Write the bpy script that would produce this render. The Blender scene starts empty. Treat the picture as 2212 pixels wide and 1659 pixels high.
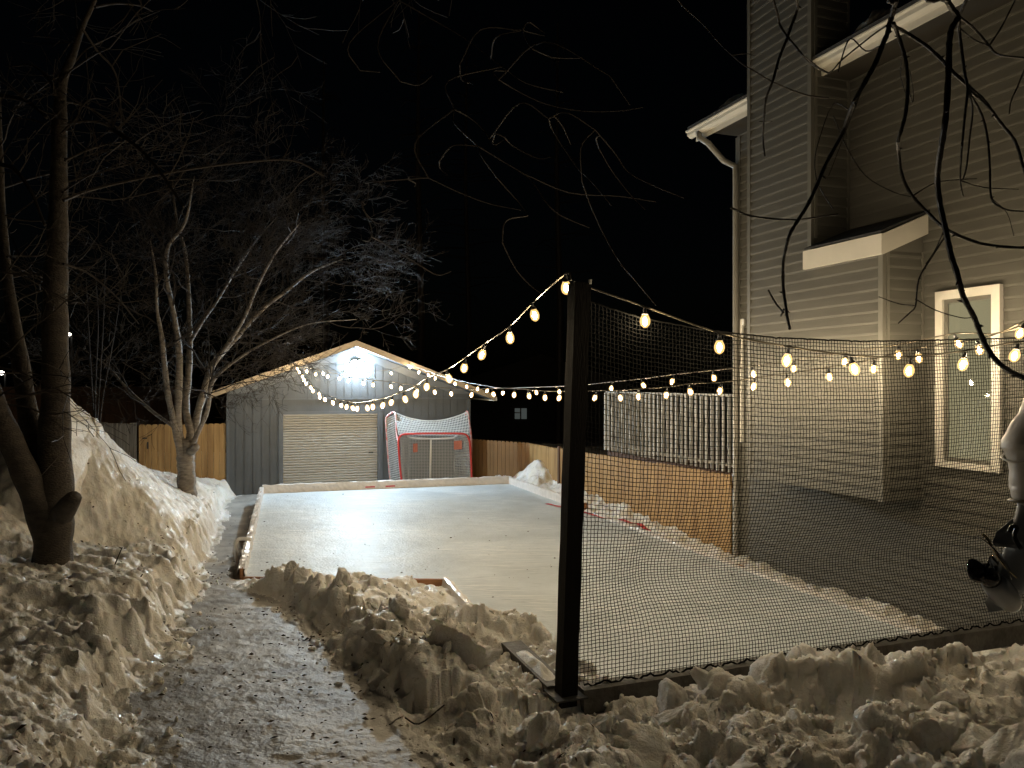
import bpy, math, random
import numpy as np
from mathutils import Vector

random.seed(7)
RNG = np.random.default_rng(7)
SC = bpy.context.scene
COL = SC.collection

# ---------------------------------------------------------------- measuring
# the photograph measured on a 2212 x 1659 grid; eye 2.45 m above the ice
CX, CY, F, H = 1106.0, 829.5, 1661.0, 2.45


def Q(px, py, d):
    return np.array([(px - CX) / F * d, d, H - (py - CY) / F * d])


def G(px, py, z):
    return Q(px, py, F * (H - z) / (py - CY))


TH = math.radians(20)
CT, ST = math.cos(TH), math.sin(TH)
UZ = np.array([0, 0, 1.0])

# ---------------------------------------------------------------- noise
def _hash(ix, iy, seed):
    h = (ix.astype(np.int64) * 374761393 + iy.astype(np.int64) * 668265263 + seed * 1442695041) & 0xFFFFFFFF
    h = ((h ^ (h >> 13)) * 1274126177) & 0xFFFFFFFF
    h = (h ^ (h >> 16)) & 0xFFFFFFFF
    return h / 4294967295.0


def vnoise(x, y, seed=0):
    x = np.asarray(x, float); y = np.asarray(y, float)
    ix, iy = np.floor(x), np.floor(y)
    fx, fy = x - ix, y - iy
    fx = fx * fx * fx * (fx * (fx * 6 - 15) + 10)
    fy = fy * fy * fy * (fy * (fy * 6 - 15) + 10)
    a = _hash(ix, iy, seed); b = _hash(ix + 1, iy, seed)
    c = _hash(ix, iy + 1, seed); d = _hash(ix + 1, iy + 1, seed)
    return (a + (b - a) * fx + (c - a) * fy + (a - b - c + d) * fx * fy) * 2 - 1


def vnoise3(p, seed=0):
    i = np.floor(p); f = p - i; f = f * f * (3 - 2 * f); t = 0
    for dx in (0, 1):
        for dy in (0, 1):
            for dz in (0, 1):
                h = _hash(i[..., 0] + dx + 57 * (i[..., 2] + dz), i[..., 1] + dy + 113 * (i[..., 2] + dz), seed)
                t = t + h * (f[..., 0] if dx else 1 - f[..., 0]) * (f[..., 1] if dy else 1 - f[..., 1]) * (f[..., 2] if dz else 1 - f[..., 2])
    return t * 2 - 1


def fbm(x, y, seed=0, octv=4, gain=0.5):
    t = 0; a = 1; s = 0
    for o in range(octv):
        t = t + a * vnoise(x * 2 ** o + 17.3 * o, y * 2 ** o - 9.1 * o, seed + o)
        s += a; a *= gain
    return t / s


def ridged(x, y, seed=0, octv=4):
    t = 0; a = 1; s = 0
    for o in range(octv):
        t = t + a * (1 - np.abs(vnoise(x * 2 ** o + 3.7 * o, y * 2 ** o, seed + o)))
        s += a; a *= 0.5
    return t / s


def worley(x, y, seed=0):
    """cell value, tilt x, tilt y, offset from the cell point, border distance"""
    ix, iy = np.floor(x), np.floor(y)
    best = np.full(np.shape(x), 9.0); sec = best.copy()
    val = np.zeros_like(best); tx = val.copy(); ty = val.copy(); ox = val.copy(); oy = val.copy()
    for dx in (-1, 0, 1):
        for dy in (-1, 0, 1):
            cx, cy = ix + dx, iy + dy
            qx = cx + 0.1 + 0.8 * _hash(cx, cy, seed); qy = cy + 0.1 + 0.8 * _hash(cx, cy, seed + 1)
            d = np.hypot(x - qx, y - qy)
            n = d < best
            sec = np.where(n, best, np.minimum(sec, d))
            best = np.where(n, d, best)
            val = np.where(n, _hash(cx, cy, seed + 2), val)
            tx = np.where(n, _hash(cx, cy, seed + 3) * 2 - 1, tx)
            ty = np.where(n, _hash(cx, cy, seed + 4) * 2 - 1, ty)
            ox = np.where(n, x - qx, ox); oy = np.where(n, y - qy, oy)
    return val, tx, ty, ox, oy, sec - best


def lumps(x, y, seed=0, k=9.0, tilt=0.5):
    """cells with random height and tilt, blended over their borders: about -0.5 .. 0.5"""
    ix, iy = np.floor(x), np.floor(y)
    num = 0; den = 1e-9
    for dx in (-1, 0, 1):
        for dy in (-1, 0, 1):
            cx, cy = ix + dx, iy + dy
            qx = cx + 0.1 + 0.8 * _hash(cx, cy, seed); qy = cy + 0.1 + 0.8 * _hash(cx, cy, seed + 1)
            ox, oy = x - qx, y - qy
            w = np.exp(-k * (ox * ox + oy * oy))
            num = num + w * (_hash(cx, cy, seed + 2) - .5 + tilt * ((_hash(cx, cy, seed + 3) * 2 - 1) * ox + (_hash(cx, cy, seed + 4) * 2 - 1) * oy))
            den = den + w
    return num / den


def sm(x, a, b):
    t = np.clip((x - a) / (b - a), 0, 1)
    return t * t * (3 - 2 * t)


# ---------------------------------------------------------------- materials
def mat(name, color=(0.5, 0.5, 0.5), rough=0.6, var=0.0, scale=6.0, bump=0.0, bscale=40.0, metal=0.0, color2=None,
        spec=0.5, stretch=None, detail=6.0, vscale=None, coat=0.0):
    m = bpy.data.materials.new(name); m.use_nodes = True
    nt = m.node_tree; N = nt.nodes; L = nt.links
    bs = N['Principled BSDF']
    bs.inputs['Base Color'].default_value = (*color, 1); bs.inputs['Roughness'].default_value = rough
    bs.inputs['Metallic'].default_value = metal
    bs.inputs['Specular IOR Level'].default_value = spec
    if coat: bs.inputs['Coat Weight'].default_value = coat
    tc = N.new('ShaderNodeTexCoord'); mp = N.new('ShaderNodeMapping'); L.new(tc.outputs['Object'], mp.inputs['Vector'])
    if stretch: mp.inputs['Scale'].default_value = stretch
    if var or color2:
        nz = N.new('ShaderNodeTexNoise'); nz.inputs['Scale'].default_value = scale; nz.inputs['Detail'].default_value = detail
        nz.inputs['Roughness'].default_value = 0.62
        L.new(mp.outputs[0], nz.inputs['Vector'])
        rp = N.new('ShaderNodeValToRGB'); L.new(nz.outputs['Fac'], rp.inputs['Fac'])
        c2 = color2 if color2 else tuple(c * (1 - var) for c in color)
        rp.color_ramp.elements[0].position = 0.36; rp.color_ramp.elements[1].position = 0.64
        rp.color_ramp.elements[0].color = (*c2, 1); rp.color_ramp.elements[1].color = (*color, 1)
        L.new(rp.outputs['Color'], bs.inputs['Base Color'])
    if bump:
        nb = N.new('ShaderNodeTexNoise'); nb.inputs['Scale'].default_value = bscale; nb.inputs['Detail'].default_value = 5
        L.new(mp.outputs[0], nb.inputs['Vector'])
        bp = N.new('ShaderNodeBump'); bp.inputs['Strength'].default_value = bump; bp.inputs['Distance'].default_value = 0.02
        L.new(nb.outputs['Fac'], bp.inputs['Height']); L.new(bp.outputs[0], bs.inputs['Normal'])
    return m


def emis(name, color, strength, clear=False):
    m = bpy.data.materials.new(name); m.use_nodes = True
    nt = m.node_tree; N = nt.nodes; L = nt.links
    N.remove(N['Principled BSDF'])
    e = N.new('ShaderNodeEmission'); e.inputs['Color'].default_value = (*color, 1); e.inputs['Strength'].default_value = strength
    out = N['Material Output']
    if clear:
        t = N.new('ShaderNodeBsdfTransparent'); t.inputs['Color'].default_value = (1, 1, 1, 1)
        a = N.new('ShaderNodeAddShader'); L.new(e.outputs[0], a.inputs[0]); L.new(t.outputs[0], a.inputs[1])
        L.new(a.outputs[0], out.inputs['Surface'])
    else:
        L.new(e.outputs[0], out.inputs['Surface'])
    return m


M = {}
def snow_material(name, clean=False):
    m = mat(name, (0.86, 0.85, 0.83), 0.4, color2=(0.70, 0.665, 0.60), scale=2.4, spec=0.5, detail=12)
    nt = m.node_tree; N = nt.nodes; L = nt.links; bs = N['Principled BSDF']
    old = bs.inputs['Base Color'].links[0].from_socket
    tc = N.new('ShaderNodeTexCoord'); vec = tc.outputs['Object']
    def noise(scale, detail, rough):
        n = N.new('ShaderNodeTexNoise'); n.inputs['Scale'].default_value = scale; n.inputs['Detail'].default_value = detail; n.inputs['Roughness'].default_value = rough
        L.new(vec, n.inputs['Vector']); return n.outputs['Fac']
    def rng(sock, a, b, c, d):
        r = N.new('ShaderNodeMapRange'); L.new(sock, r.inputs['Value'])
        for k, v in zip(('From Min', 'From Max', 'To Min', 'To Max'), (a, b, c, d)): r.inputs[k].default_value = v
        return r.outputs[0]
    def mul(a, b):
        k = N.new('ShaderNodeMath'); k.operation = 'MULTIPLY'; L.new(a, k.inputs[0]); L.new(b, k.inputs[1]); return k.outputs[0]
    # grit and bits of dirt, in patches
    dirt = mul(rng(noise(38, 6, .7), .58 if not clean else .64, .70, 0, .85), rng(noise(1.7, 5, .6), .46, .62, .05, 1))
    mx = N.new('ShaderNodeMix'); mx.data_type = 'RGBA'; L.new(dirt, mx.inputs[0]); L.new(old, mx.inputs[6]); mx.inputs[7].default_value = (.16, .11, .065, 1)
    L.new(mx.outputs[2], bs.inputs['Base Color'])
    # icy patches shine, dry crust does not
    L.new(rng(noise(6, 6, .7), .40, .60, .20, .75), bs.inputs['Roughness'])
    b1 = N.new('ShaderNodeBump'); b1.inputs['Strength'].default_value = .75; b1.inputs['Distance'].default_value = .035
    L.new(noise(11, 14, .72), b1.inputs['Height'])
    vo = N.new('ShaderNodeTexVoronoi'); vo.inputs['Scale'].default_value = 75; L.new(vec, vo.inputs['Vector'])
    b2 = N.new('ShaderNodeBump'); b2.inputs['Strength'].default_value = .35; b2.inputs['Distance'].default_value = .006
    L.new(vo.outputs['Distance'], b2.inputs['Height']); L.new(b1.outputs[0], b2.inputs['Normal']); L.new(b2.outputs[0], bs.inputs['Normal'])
    return m


M['snow'] = snow_material('bank_snow')
M['snow_clean'] = snow_material('chunk_snow', True)
M['path'] = mat('trodden_ice', (0.50, 0.475, 0.435), 0.54, color2=(0.26, 0.25, 0.235), scale=1.6, bump=0.45, bscale=55, spec=0.5, detail=11)
for k_, w_ in (('snow', .35), ('snow_clean', .35)):
    b_ = M[k_].node_tree.nodes['Principled BSDF']
    b_.inputs['Subsurface Weight'].default_value = w_; b_.inputs['Subsurface Radius'].default_value = (1.0, .75, .5); b_.inputs['Subsurface Scale'].default_value = .012
M['ground'] = mat('far_snow', (0.5, 0.5, 0.5), 0.7, var=0.3, scale=0.5)
M['liner'] = mat('white_plastic_liner', (0.80, 0.76, 0.73), 0.28, var=0.12, scale=9, bump=0.25, bscale=14)
M['pine'] = mat('new_pine_board', (0.42, 0.20, 0.09), 0.6, var=0.35, scale=5, stretch=(1, 1, 12))
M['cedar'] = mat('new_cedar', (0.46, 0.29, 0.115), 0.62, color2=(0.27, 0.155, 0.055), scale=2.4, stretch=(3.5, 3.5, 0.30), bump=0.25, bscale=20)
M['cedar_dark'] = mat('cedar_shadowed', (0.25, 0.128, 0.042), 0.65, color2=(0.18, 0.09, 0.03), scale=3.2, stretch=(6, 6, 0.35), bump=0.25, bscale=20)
M['grey_wood'] = mat('weathered_wood', (0.22, 0.20, 0.17), 0.8, color2=(0.09, 0.08, 0.066), scale=3.5, stretch=(7, 7, 0.3), bump=0.5, bscale=25)
M['brown_wood'] = mat('dark_brown_stain', (0.11, 0.055, 0.028), 0.7, color2=(0.065, 0.032, 0.018), scale=3, stretch=(5, 5, 0.4))
M['shed'] = mat('shed_paint', (0.088, 0.096, 0.104), 0.6, var=0.16, scale=2.2, bump=0.15, bscale=60)
M['frieze'] = mat('frieze_paint', (0.135, 0.145, 0.155), 0.5, var=0.1, scale=4)
M['shed_trim'] = mat('shed_trim_paint', (0.10, 0.112, 0.125), 0.5, var=0.1, scale=4)
M['fascia_cream'] = mat('cream_fascia', (0.50, 0.40, 0.28), 0.5, var=0.18, scale=5, stretch=(1, 1, 6))
M['door_cream'] = mat('door_steel', (0.49, 0.47, 0.43), 0.42, var=0.06, scale=3)
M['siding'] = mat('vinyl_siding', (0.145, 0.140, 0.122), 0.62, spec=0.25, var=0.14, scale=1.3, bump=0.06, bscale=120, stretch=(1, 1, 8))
M['siding_trim'] = mat('vinyl_trim', (0.165, 0.158, 0.135), 0.45, var=0.06, scale=3)
M['soffit'] = mat('dark_soffit', (0.035, 0.030, 0.022), 0.8)
M['rail'] = mat('weathered_rail_paint', (0.52, 0.51, 0.48), 0.6, color2=(0.30, 0.29, 0.27), scale=5)
M['white'] = mat('white_paint', (0.80, 0.77, 0.70), 0.4, var=0.07, scale=3)
M['gutter'] = mat('gutter_white', (0.80, 0.76, 0.67), 0.35, var=0.07, scale=3)
M['downspout'] = mat('downspout_metal', (0.36, 0.34, 0.30), 0.35, var=0.12, scale=4)
M['shingle'] = mat('shingles', (0.045, 0.045, 0.045), 0.85, var=0.4, scale=18, bump=0.5, bscale=30)
M['concrete'] = mat('foundation', (0.035, 0.034, 0.03), 0.9, var=0.3)
M['post'] = mat('dark_stained_timber', (0.008, 0.0065, 0.005), 0.8, var=0.4, scale=7, stretch=(4, 4, 0.6), bump=0.3, bscale=30, spec=0.12)
M['beam'] = mat('dark_beam', (0.042, 0.036, 0.029), 0.6, color2=(0.10, 0.095, 0.085), scale=7, bump=0.4, bscale=35)
M['net'] = mat('black_netting', (0.005, 0.005, 0.0045), 0.95, spec=0.05)
M['bark'] = mat('grey_bark', (0.058, 0.045, 0.033), 0.78, color2=(0.026, 0.020, 0.014), scale=4, stretch=(2, 2, 5), bump=0.7, bscale=22)
M['pale_bark'] = mat('pale_bark', (0.27, 0.23, 0.185), 0.6, color2=(0.11, 0.09, 0.07), scale=5, stretch=(1.5, 1.5, 5), bump=0.6, bscale=24)
M['twig'] = mat('twig_bark', (0.036, 0.029, 0.024), 0.7, var=0.3, scale=9, spec=0.2)
M['dark_twig'] = mat('dark_twig_bark', (0.022, 0.016, 0.012), 0.6, var=0.4, scale=9, bump=0.5, bscale=40, spec=0.25)
M['litter'] = mat('dead_leaves', (0.085, 0.052, 0.03), 0.7, var=0.5, scale=12)
M['red'] = mat('red_tube', (0.55, 0.035, 0.03), 0.35, var=0.2, scale=8)
M['red_paint'] = mat('red_line', (0.55, 0.03, 0.05), 0.5, color2=(0.62, 0.12, 0.13), scale=5)
M['lace'] = mat('red_white_lacing', (0.55, 0.08, 0.07), 0.6, color2=(0.50, 0.42, 0.40), scale=11)
M['cord'] = mat('white_net_cord', (0.50, 0.51, 0.50), 0.8)
M['target'] = mat('faded_red_target', (0.50, 0.16, 0.10), 0.7, var=0.25, scale=16)
M['cable'] = mat('string_cable', (0.10, 0.085, 0.06), 0.4)
M['black'] = mat('black_plastic', (0.015, 0.015, 0.016), 0.35)
M['iron'] = mat('black_iron', (0.02, 0.02, 0.02), 0.5)
M['motor_grey'] = mat('motor_grey_paint', (0.44, 0.47, 0.51), 0.22, var=0.12, scale=9, coat=0.5)
M['bag'] = mat('white_motor_bag', (0.66, 0.64, 0.62), 0.42, var=0.14, scale=6, bump=0.25, bscale=16)
M['prop'] = mat('black_propeller', (0.012, 0.012, 0.013), 0.18, coat=0.6)
M['brass_glint'] = mat('blade_edge_glint', (0.50, 0.42, 0.28), 0.25, metal=1.0)  # brass tone paints the warm glint along the edge-on propeller blade
M['hull'] = mat('aluminium_hull', (0.35, 0.36, 0.37), 0.35, metal=0.8, var=0.15, scale=4)
M['pvc'] = mat('white_pvc', (0.75, 0.74, 0.72), 0.4, var=0.1)
M['blind'] = emis('lit_blind', (1.0, 0.88, 0.50), 0.30)
M['dim_window'] = emis('dim_window', (0.7, 0.8, 0.75), 0.07)
M['glow_core'] = emis('glowing_filament', (1.0, 0.79, 0.50), 620.0)
M['glow_glass'] = emis('lit_bulb_glass', (1.0, 0.60, 0.20), 0.70, clear=True)
M['flood'] = emis('white_led', (0.60, 0.82, 1.0), 2700.0)
M['far_lamp'] = emis('far_lamp', (1.0, 0.92, 0.8), 8.0)

# ---------------------------------------------------------------- mesh tools
class MB:
    def __init__(self):
        self.v = []; self.f = []; self.n = 0

    def add(self, verts, faces):
        b = self.n
        self.v.append(np.asarray(verts, float).reshape(-1, 3)); self.n += len(self.v[-1])
        self.f.extend([tuple(i + b for i in f) for f in faces])
        return self

    def box(self, o, ax, ay, az):
        """o corner, three edge vectors"""
        o, ax, ay, az = (np.asarray(t, float) for t in (o, ax, ay, az))
        v = [o, o + ax, o + ax + ay, o + ay, o + az, o + ax + az, o + ax + ay + az, o + ay + az]
        if np.dot(np.cross(ax, ay), az) < 0:
            fs = [(0, 1, 2, 3), (4, 7, 6, 5), (0, 4, 5, 1), (1, 5, 6, 2), (2, 6, 7, 3), (3, 7, 4, 0)]
        else:
            fs = [(3, 2, 1, 0), (5, 6, 7, 4), (1, 5, 4, 0), (2, 6, 5, 1), (3, 7, 6, 2), (0, 4, 7, 3)]
        return self.add(v, fs)

    def prism(self, poly, ext):
        """closed polygon extruded along ext"""
        p = np.asarray(poly, float); n = len(p); ext = np.asarray(ext, float)
        nrm = sum(np.cross(p[i] - p[0], p[(i + 1) % n] - p[0]) for i in range(1, n))
        if np.dot(nrm, ext) > 0: p = p[::-1]
        v = np.vstack([p, p + ext])
        fs = [tuple(range(n)), tuple(range(2 * n - 1, n - 1, -1))]
        fs += [((i + 1) % n, i, n + i, n + (i + 1) % n) for i in range(n)]
        return self.add(v, fs)

    def tube(self, pts, rad, sides=6, cap=True):
        p = np.asarray(pts, float); n = len(p)
        r = np.full(n, rad) if np.isscalar(rad) else np.asarray(rad, float)
        t = np.gradient(p, axis=0); t /= np.linalg.norm(t, axis=1)[:, None] + 1e-12
        a = np.array([0.31, 0.17, 0.94]) if abs(t[0][2]) < 0.85 else np.array([0.94, 0.3, 0.1])
        vs = []
        ang = np.arange(sides) * 2 * math.pi / sides
        for i in range(n):
            b = a - np.dot(a, t[i]) * t[i]; b /= np.linalg.norm(b) + 1e-12; a = b
            c = np.cross(t[i], b)
            vs.append(p[i] + r[i] * (np.cos(ang)[:, None] * b + np.sin(ang)[:, None] * c))
        fs = []
        for i in range(n - 1):
            for k in range(sides):
                k2 = (k + 1) % sides
                fs.append((i * sides + k, i * sides + k2, (i + 1) * sides + k2, (i + 1) * sides + k))
        if cap:
            fs.append(tuple(range(sides - 1, -1, -1))); fs.append(tuple((n - 1) * sides + k for k in range(sides)))
        return self.add(np.vstack(vs), fs)

    def lathe(self, prof, o, axis, sides=12):
        """prof: (r, h) pairs along axis"""
        o = np.asarray(o, float); ax = np.asarray(axis, float); ax /= np.linalg.norm(ax)
        pts = [o + ax * h for r, h in prof]
        b = np.cross(ax, [0.3, 0.9, 0.2]); b /= np.linalg.norm(b); c = np.cross(ax, b)
        ang = np.arange(sides) * 2 * math.pi / sides
        vs = [pts[i] + max(prof[i][0], 1e-4) * (np.cos(ang)[:, None] * b + np.sin(ang)[:, None] * c) for i in range(len(prof))]
        fs = [(i * sides + k, i * sides + (k + 1) % sides, (i + 1) * sides + (k + 1) % sides, (i + 1) * sides + k)
              for i in range(len(prof) - 1) for k in range(sides)]
        fs.append(tuple(range(sides - 1, -1, -1))); fs.append(tuple((len(prof) - 1) * sides + k for k in range(sides)))
        return self.add(np.vstack(vs), fs)

    def grid(self, P, flip=False):
        """P: (rows, cols, 3) open sheet"""
        r, c, _ = P.shape
        fs = []
        for i in range(r - 1):
            for j in range(c - 1):
                q = (i * c + j, i * c + j + 1, (i + 1) * c + j + 1, (i + 1) * c + j)
                fs.append(q[::-1] if flip else q)
        return self.add(P.reshape(-1, 3), fs)

    def build(self, name, m, parent=None, smooth=False, base=None):
        V = np.vstack(self.v)
        me = bpy.data.meshes.new(name)
        if parent is not None:
            org = np.array(parent['_o'][:])
        else:
            org = np.array([(V[:, 0].min() + V[:, 0].max()) / 2, (V[:, 1].min() + V[:, 1].max()) / 2, V[:, 2].min()]) if base is None else np.asarray(base, float)
        me.from_pydata((V - org).tolist(), [], self.f)
        if smooth:
            me.polygons.foreach_set('use_smooth', [True] * len(me.polygons))
        me.materials.append(M[m] if isinstance(m, str) else m)
        me.update()
        o = bpy.data.objects.new(name, me); COL.objects.link(o)
        o['_o'] = org.tolist()
        if parent is not None: o.parent = parent
        else: o.location = org
        return o


def tag(o, label=None, cat=None, group=None, kind=None):
    if label: o['label'] = label
    if cat: o['category'] = cat
    if group: o['group'] = group
    if kind: o['kind'] = kind
    return o


def thing(name, loc, label, cat, group=None):
    o = bpy.data.objects.new(name, None); COL.objects.link(o)
    o.location = loc; o['_o'] = [float(t) for t in loc]; o.empty_display_size = 0.2
    return tag(o, label, cat, group)


def spline(pts, n=6):
    p = np.asarray(pts, float)
    if len(p) < 3: return p
    out = []
    e = np.vstack([2 * p[0] - p[1], p, 2 * p[-1] - p[-2]])
    for i in range(1, len(e) - 2):
        for k in range(n):
            t = k / n
            out.append(0.5 * (2 * e[i] + (e[i + 1] - e[i - 1]) * t + (2 * e[i - 1] - 5 * e[i] + 4 * e[i + 1] - e[i + 2]) * t * t
                              + (3 * e[i] - e[i - 1] - 3 * e[i + 1] + e[i + 2]) * t ** 3))
    out.append(p[-1])
    return np.array(out)


# ---------------------------------------------------------------- plan of the yard
PA = G(525, 1250, 0)[:2]                       # rink corner, near left
PB = np.array([-5.60, 17.25])                  # far left
PC = np.array([-0.08, 18.95])                  # far right
PI_ = G(965, 1255, 0)[:2]                      # inner corner of the L
PJ = G(1085, 1395, 0)[:2]
UE = np.array([0.336, -0.942])                 # direction of the right edge
PK = np.array([0.62, 5.25])
PE = PC + UE * 13.3
RINK = np.array([PA, PB, PC, PE, PK, PJ, PI_])

# house wall frame: s along the wall towards the eye, o outwards to the rink
HP = np.array([3.18, 10.8, 0.0]); HU = np.array([ST, -CT, 0]); HN = np.array([-CT, -ST, 0])


def Wp(s, o, z): return HP + HU * s + HN * o + UZ * z


def sW(px, o=0.0):
    k = (px - CX) / F; b = HP + HN * o
    return (k * b[1] - b[0]) / (HU[0] - k * HU[1])


# shed frame: s along the front to the right, o outwards to the rink
SP = np.array([-6.90, 18.60, 0.0]); SE = np.array([CT, ST, 0]); SN = np.array([ST, -CT, 0])


def Sp(s, o, z): return SP + SE * s + SN * o + UZ * z


def sS(px, o=0.0):
    k = (px - CX) / F; b = SP + SN * o
    return (k * b[1] - b[0]) / (SE[0] - k * SE[1])


def zS(px, py, o=0.0):
    return H - (py - CY) / F * Sp(sS(px, o), o, 0)[1]


def zW(px, py, o=0.0):
    return H - (py - CY) / F * Wp(sW(px, o), o, 0)[1]


BP = np.array([0.35, 5.02]); BD = np.array([CT, ST])   # near beam: start at the post, direction

# ---------------------------------------------------------------- terrain
def in_poly(x, y, poly):
    r = np.zeros(np.shape(x), bool); n = len(poly)
    for i in range(n):
        x1, y1 = poly[i]; x2, y2 = poly[(i + 1) % n]
        c = ((y1 > y) != (y2 > y)) & (x < (x2 - x1) * (y - y1) / (y2 - y1 + 1e-12) + x1)
        r ^= c
    return r


def seg_d(x, y, a, b):
    ax, ay = a; bx, by = b
    t = np.clip(((x - ax) * (bx - ax) + (y - ay) * (by - ay)) / ((bx - ax) ** 2 + (by - ay) ** 2), 0, 1)
    return np.hypot(x - ax - t * (bx - ax), y - ay - t * (by - ay)), t


def path_edges(y):
    xl = np.interp(y, [0, 2.5, 3.7, 4.83, 6.93, 9.15, 11.8, 16.5, 18.2], [-1.2, -1.5, -1.86, -2.39, -2.99, -3.8, -4.73, -6.2, -6.75])
    xr = np.interp(y, [0, 2.5, 3.7, 4.13, 4.5, 5.5, 6.6, 7.86, 8.5, 9.5, 17.3], [0.6, 0.1, -0.33, -0.51, -0.75, -1.28, -1.65, -2.39, -2.97, -3.5, -5.75])
    return xl, xr


def terrain(x, y):
    """height and surface class: 0 path, 1 bank"""
    x = np.asarray(x, float); y = np.asarray(y, float)
    base = np.interp(y, [0, 3, 3.7, 5.4, 8, 9.5, 12, 15, 18, 30], [.85, .66, .6, .45, .2, .03, -.15, -.22, -.25, -.25])
    xl, xr = path_edges(y)
    wob = 0.10 * vnoise(x * 1.7, y * 1.7, 5) + 0.06 * vnoise(x * 5, y * 5, 6)
    dl = xl - x + wob * np.interp(y, [8, 14], [1, .8])
    b = (x - BP[0]) * ST - (y - BP[1]) * CT
    dr = x - xr + wob
    # trodden path surface
    zp = base + 0.010 * fbm(x * 3, y * 3, 11, 4) + 0.007 * ridged(x * 2.6, y * 6, 21, 5) - 0.009
    pl_ = lumps(x * 5 + 0.3 * vnoise(x * 5, y * 5, 9), y * 7, 31, 8)
    zp = zp + 0.010 * pl_ + 0.006 * fbm(x * 26, y * 34, 41, 4)
    # left bank
    hl = np.interp(y, [3, 6, 9, 12, 16, 19], [.15, .20, .32, .40, .34, .22]) * sm(dl, -0.03, np.interp(y, [3, 8, 11], [.32, .28, .18]))
    hl = hl + np.interp(y, [3, 7, 10], [.20, .16, .10]) * np.clip(dl, 0, 3) + 0.05 * sm(dl, .1, .5)
    d1, t1 = seg_d(x, y, (-5.85, 10.1), (-7.9, 14.6))
    amp = 1.72 * (1 - t1) + 0.85 * t1
    rw = 1.75 + 0.2 * t1
    cone = np.clip(1 - (d1 + 0.16 * vnoise(x * 1.1, y * 1.1, 51)) / rw, 0, 1)
    pile = amp * cone ** 1.25
    d2 = np.hypot(x + 6.8, y - 8.2)
    pile = np.maximum(pile, 0.85 * np.clip(1 - d2 / 1.7, 0, 1) ** 1.1)
    d3 = np.hypot(x + 6.72, (y - 15.9) * 0.8)
    pile = pile + 0.16 * np.exp(-(d3 / 0.9) ** 2)
    mL = sm(dl, 0.0, 0.45)
    wx = x + 0.10 * fbm(x * 2.5, y * 2.5, 61, 3); wy = y + 0.10 * fbm(x * 2.5, y * 2.5, 65, 3)
    v1 = lumps(wx * 1.6, wy * 2.2, 71, 7); v2 = lumps(wx * 4.2, wy * 6.0, 81, 8)
    crust = ridged(x * 1.8 + .4 * vnoise(x, y, 3), y * 5.5, 97, 4)
    lumpL = 0.12 * v1 + 0.035 * v2 + 0.08 * fbm(x * 1.1, y * 1.4, 91, 4) + 0.060 * (crust - .6)
    edge = np.exp(-((dl - 0.16) / 0.17) ** 2)
    zl = base + hl + pile * mL + mL * lumpL * np.interp(pile, [0.3, 1.2], [1, .55]) + edge * (0.10 * v2 + 0.13 * v1 + .11 * lumps(wx * 7, wy * 8, 99, 12, 1.0))
    zl = zl + mL * (0.030 * ridged(x * 4.5, y * 12, 95, 4) + 0.020 * fbm(x * 18, y * 24, 96, 4) + .012 * lumps(x * 9, y * 11, 98, 10, .9))
    # front and inner banks
    inner = np.interp(y, [5, 6, 7, 8, 9, 9.7], [.60, .62, .50, .34, .12, .02])
    front = 0.40 + 0.22 * np.clip(b, 0, 5) - .03 * np.clip(b, 0, 5) ** 2 - .08 * sm(x, 1.2, 2.6) * np.exp(-b)
    zt = np.where(b > 0, front, np.minimum(inner, 0.62))
    zt = np.where(b > -0.6, zt * sm(b, -0.6, 0.1) + inner * (1 - sm(b, -0.6, 0.1)), zt)
    zt = zt - 0.09 * np.exp(-((b + 0.0) / 0.22) ** 2)
    fx = x + 0.10 * fbm(x * 4, y * 4, 101, 4) + .02 * fbm(x * 20, y * 20, 102, 2); fy = y + 0.10 * fbm(x * 4, y * 4, 105, 4) + .02 * fbm(x * 20, y * 20, 106, 2)
    c1 = lumps(fx * 1.7, fy * 1.8, 111, 6, .8); c2 = lumps(fx * 4.0, fy * 4.4, 121, 15, .8); c3 = lumps(fx * 11, fy * 11, 131, 14, 1.0)
    lumpF = 0.30 * c1 + 0.11 * c2 + 0.032 * c3 + 0.040 * fbm(x * 8, y * 8, 141, 4, .6) + 0.022 * fbm(x * 30, y * 30, 143, 4) + 0.08 * fbm(x * 0.9, y * 0.9, 145, 2)
    mF = sm(dr, 0.0, 0.35)
    damp = np.interp(y, [3.2, 4.2, 8.5, 9.6], [0.8, 1.0, 0.8, 0.35]) * (1 - 0.72 * np.exp(-((b - 0.02) / 0.2) ** 2))
    zf = base + (zt - base) * mF + lumpF * mF * damp
    for (hx_, hy_, dp, rr) in ((0.44, 4.52, 0.60, 0.20), (0.85, 4.62, 0.30, 0.16), (1.75, 4.35, 0.18, 0.22), (1.05, 3.9, 0.10, 0.2)):
        zf = zf - dp * np.exp(-(((x - hx_) ** 2 + (y - hy_) ** 2) / rr ** 2))
    dA, _ = seg_d(x, y, PJ, PI_); dB_, _ = seg_d(x, y, PI_, PA); dE = np.minimum(dA, dB_)
    zf = np.where(y > 5.9, np.minimum(zf, -0.05 + .42 * dE + .05 * c2 + .10 * np.exp(-(((x + 2.75) / .25) ** 2)) + .10 * np.exp(-(((x + 1.75) / .45) ** 2)) + 2 * sm(6.8 - y, 0, .9)), zf)
    dF_, _ = seg_d(x, y, (.30, 5.1), (.0, 6.0)); zf = np.where(dF_ < .5, np.minimum(zf, .36 + .35 * dF_ + .05 * c3), zf)
    # slabby crest along the path side of the front bank
    zf = zf + 0.12 * np.exp(-((dr - 0.42) / 0.22) ** 2) * sm(y, 3.4, 4.0) * (1 - sm(y, 5.5, 6.2))
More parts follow.
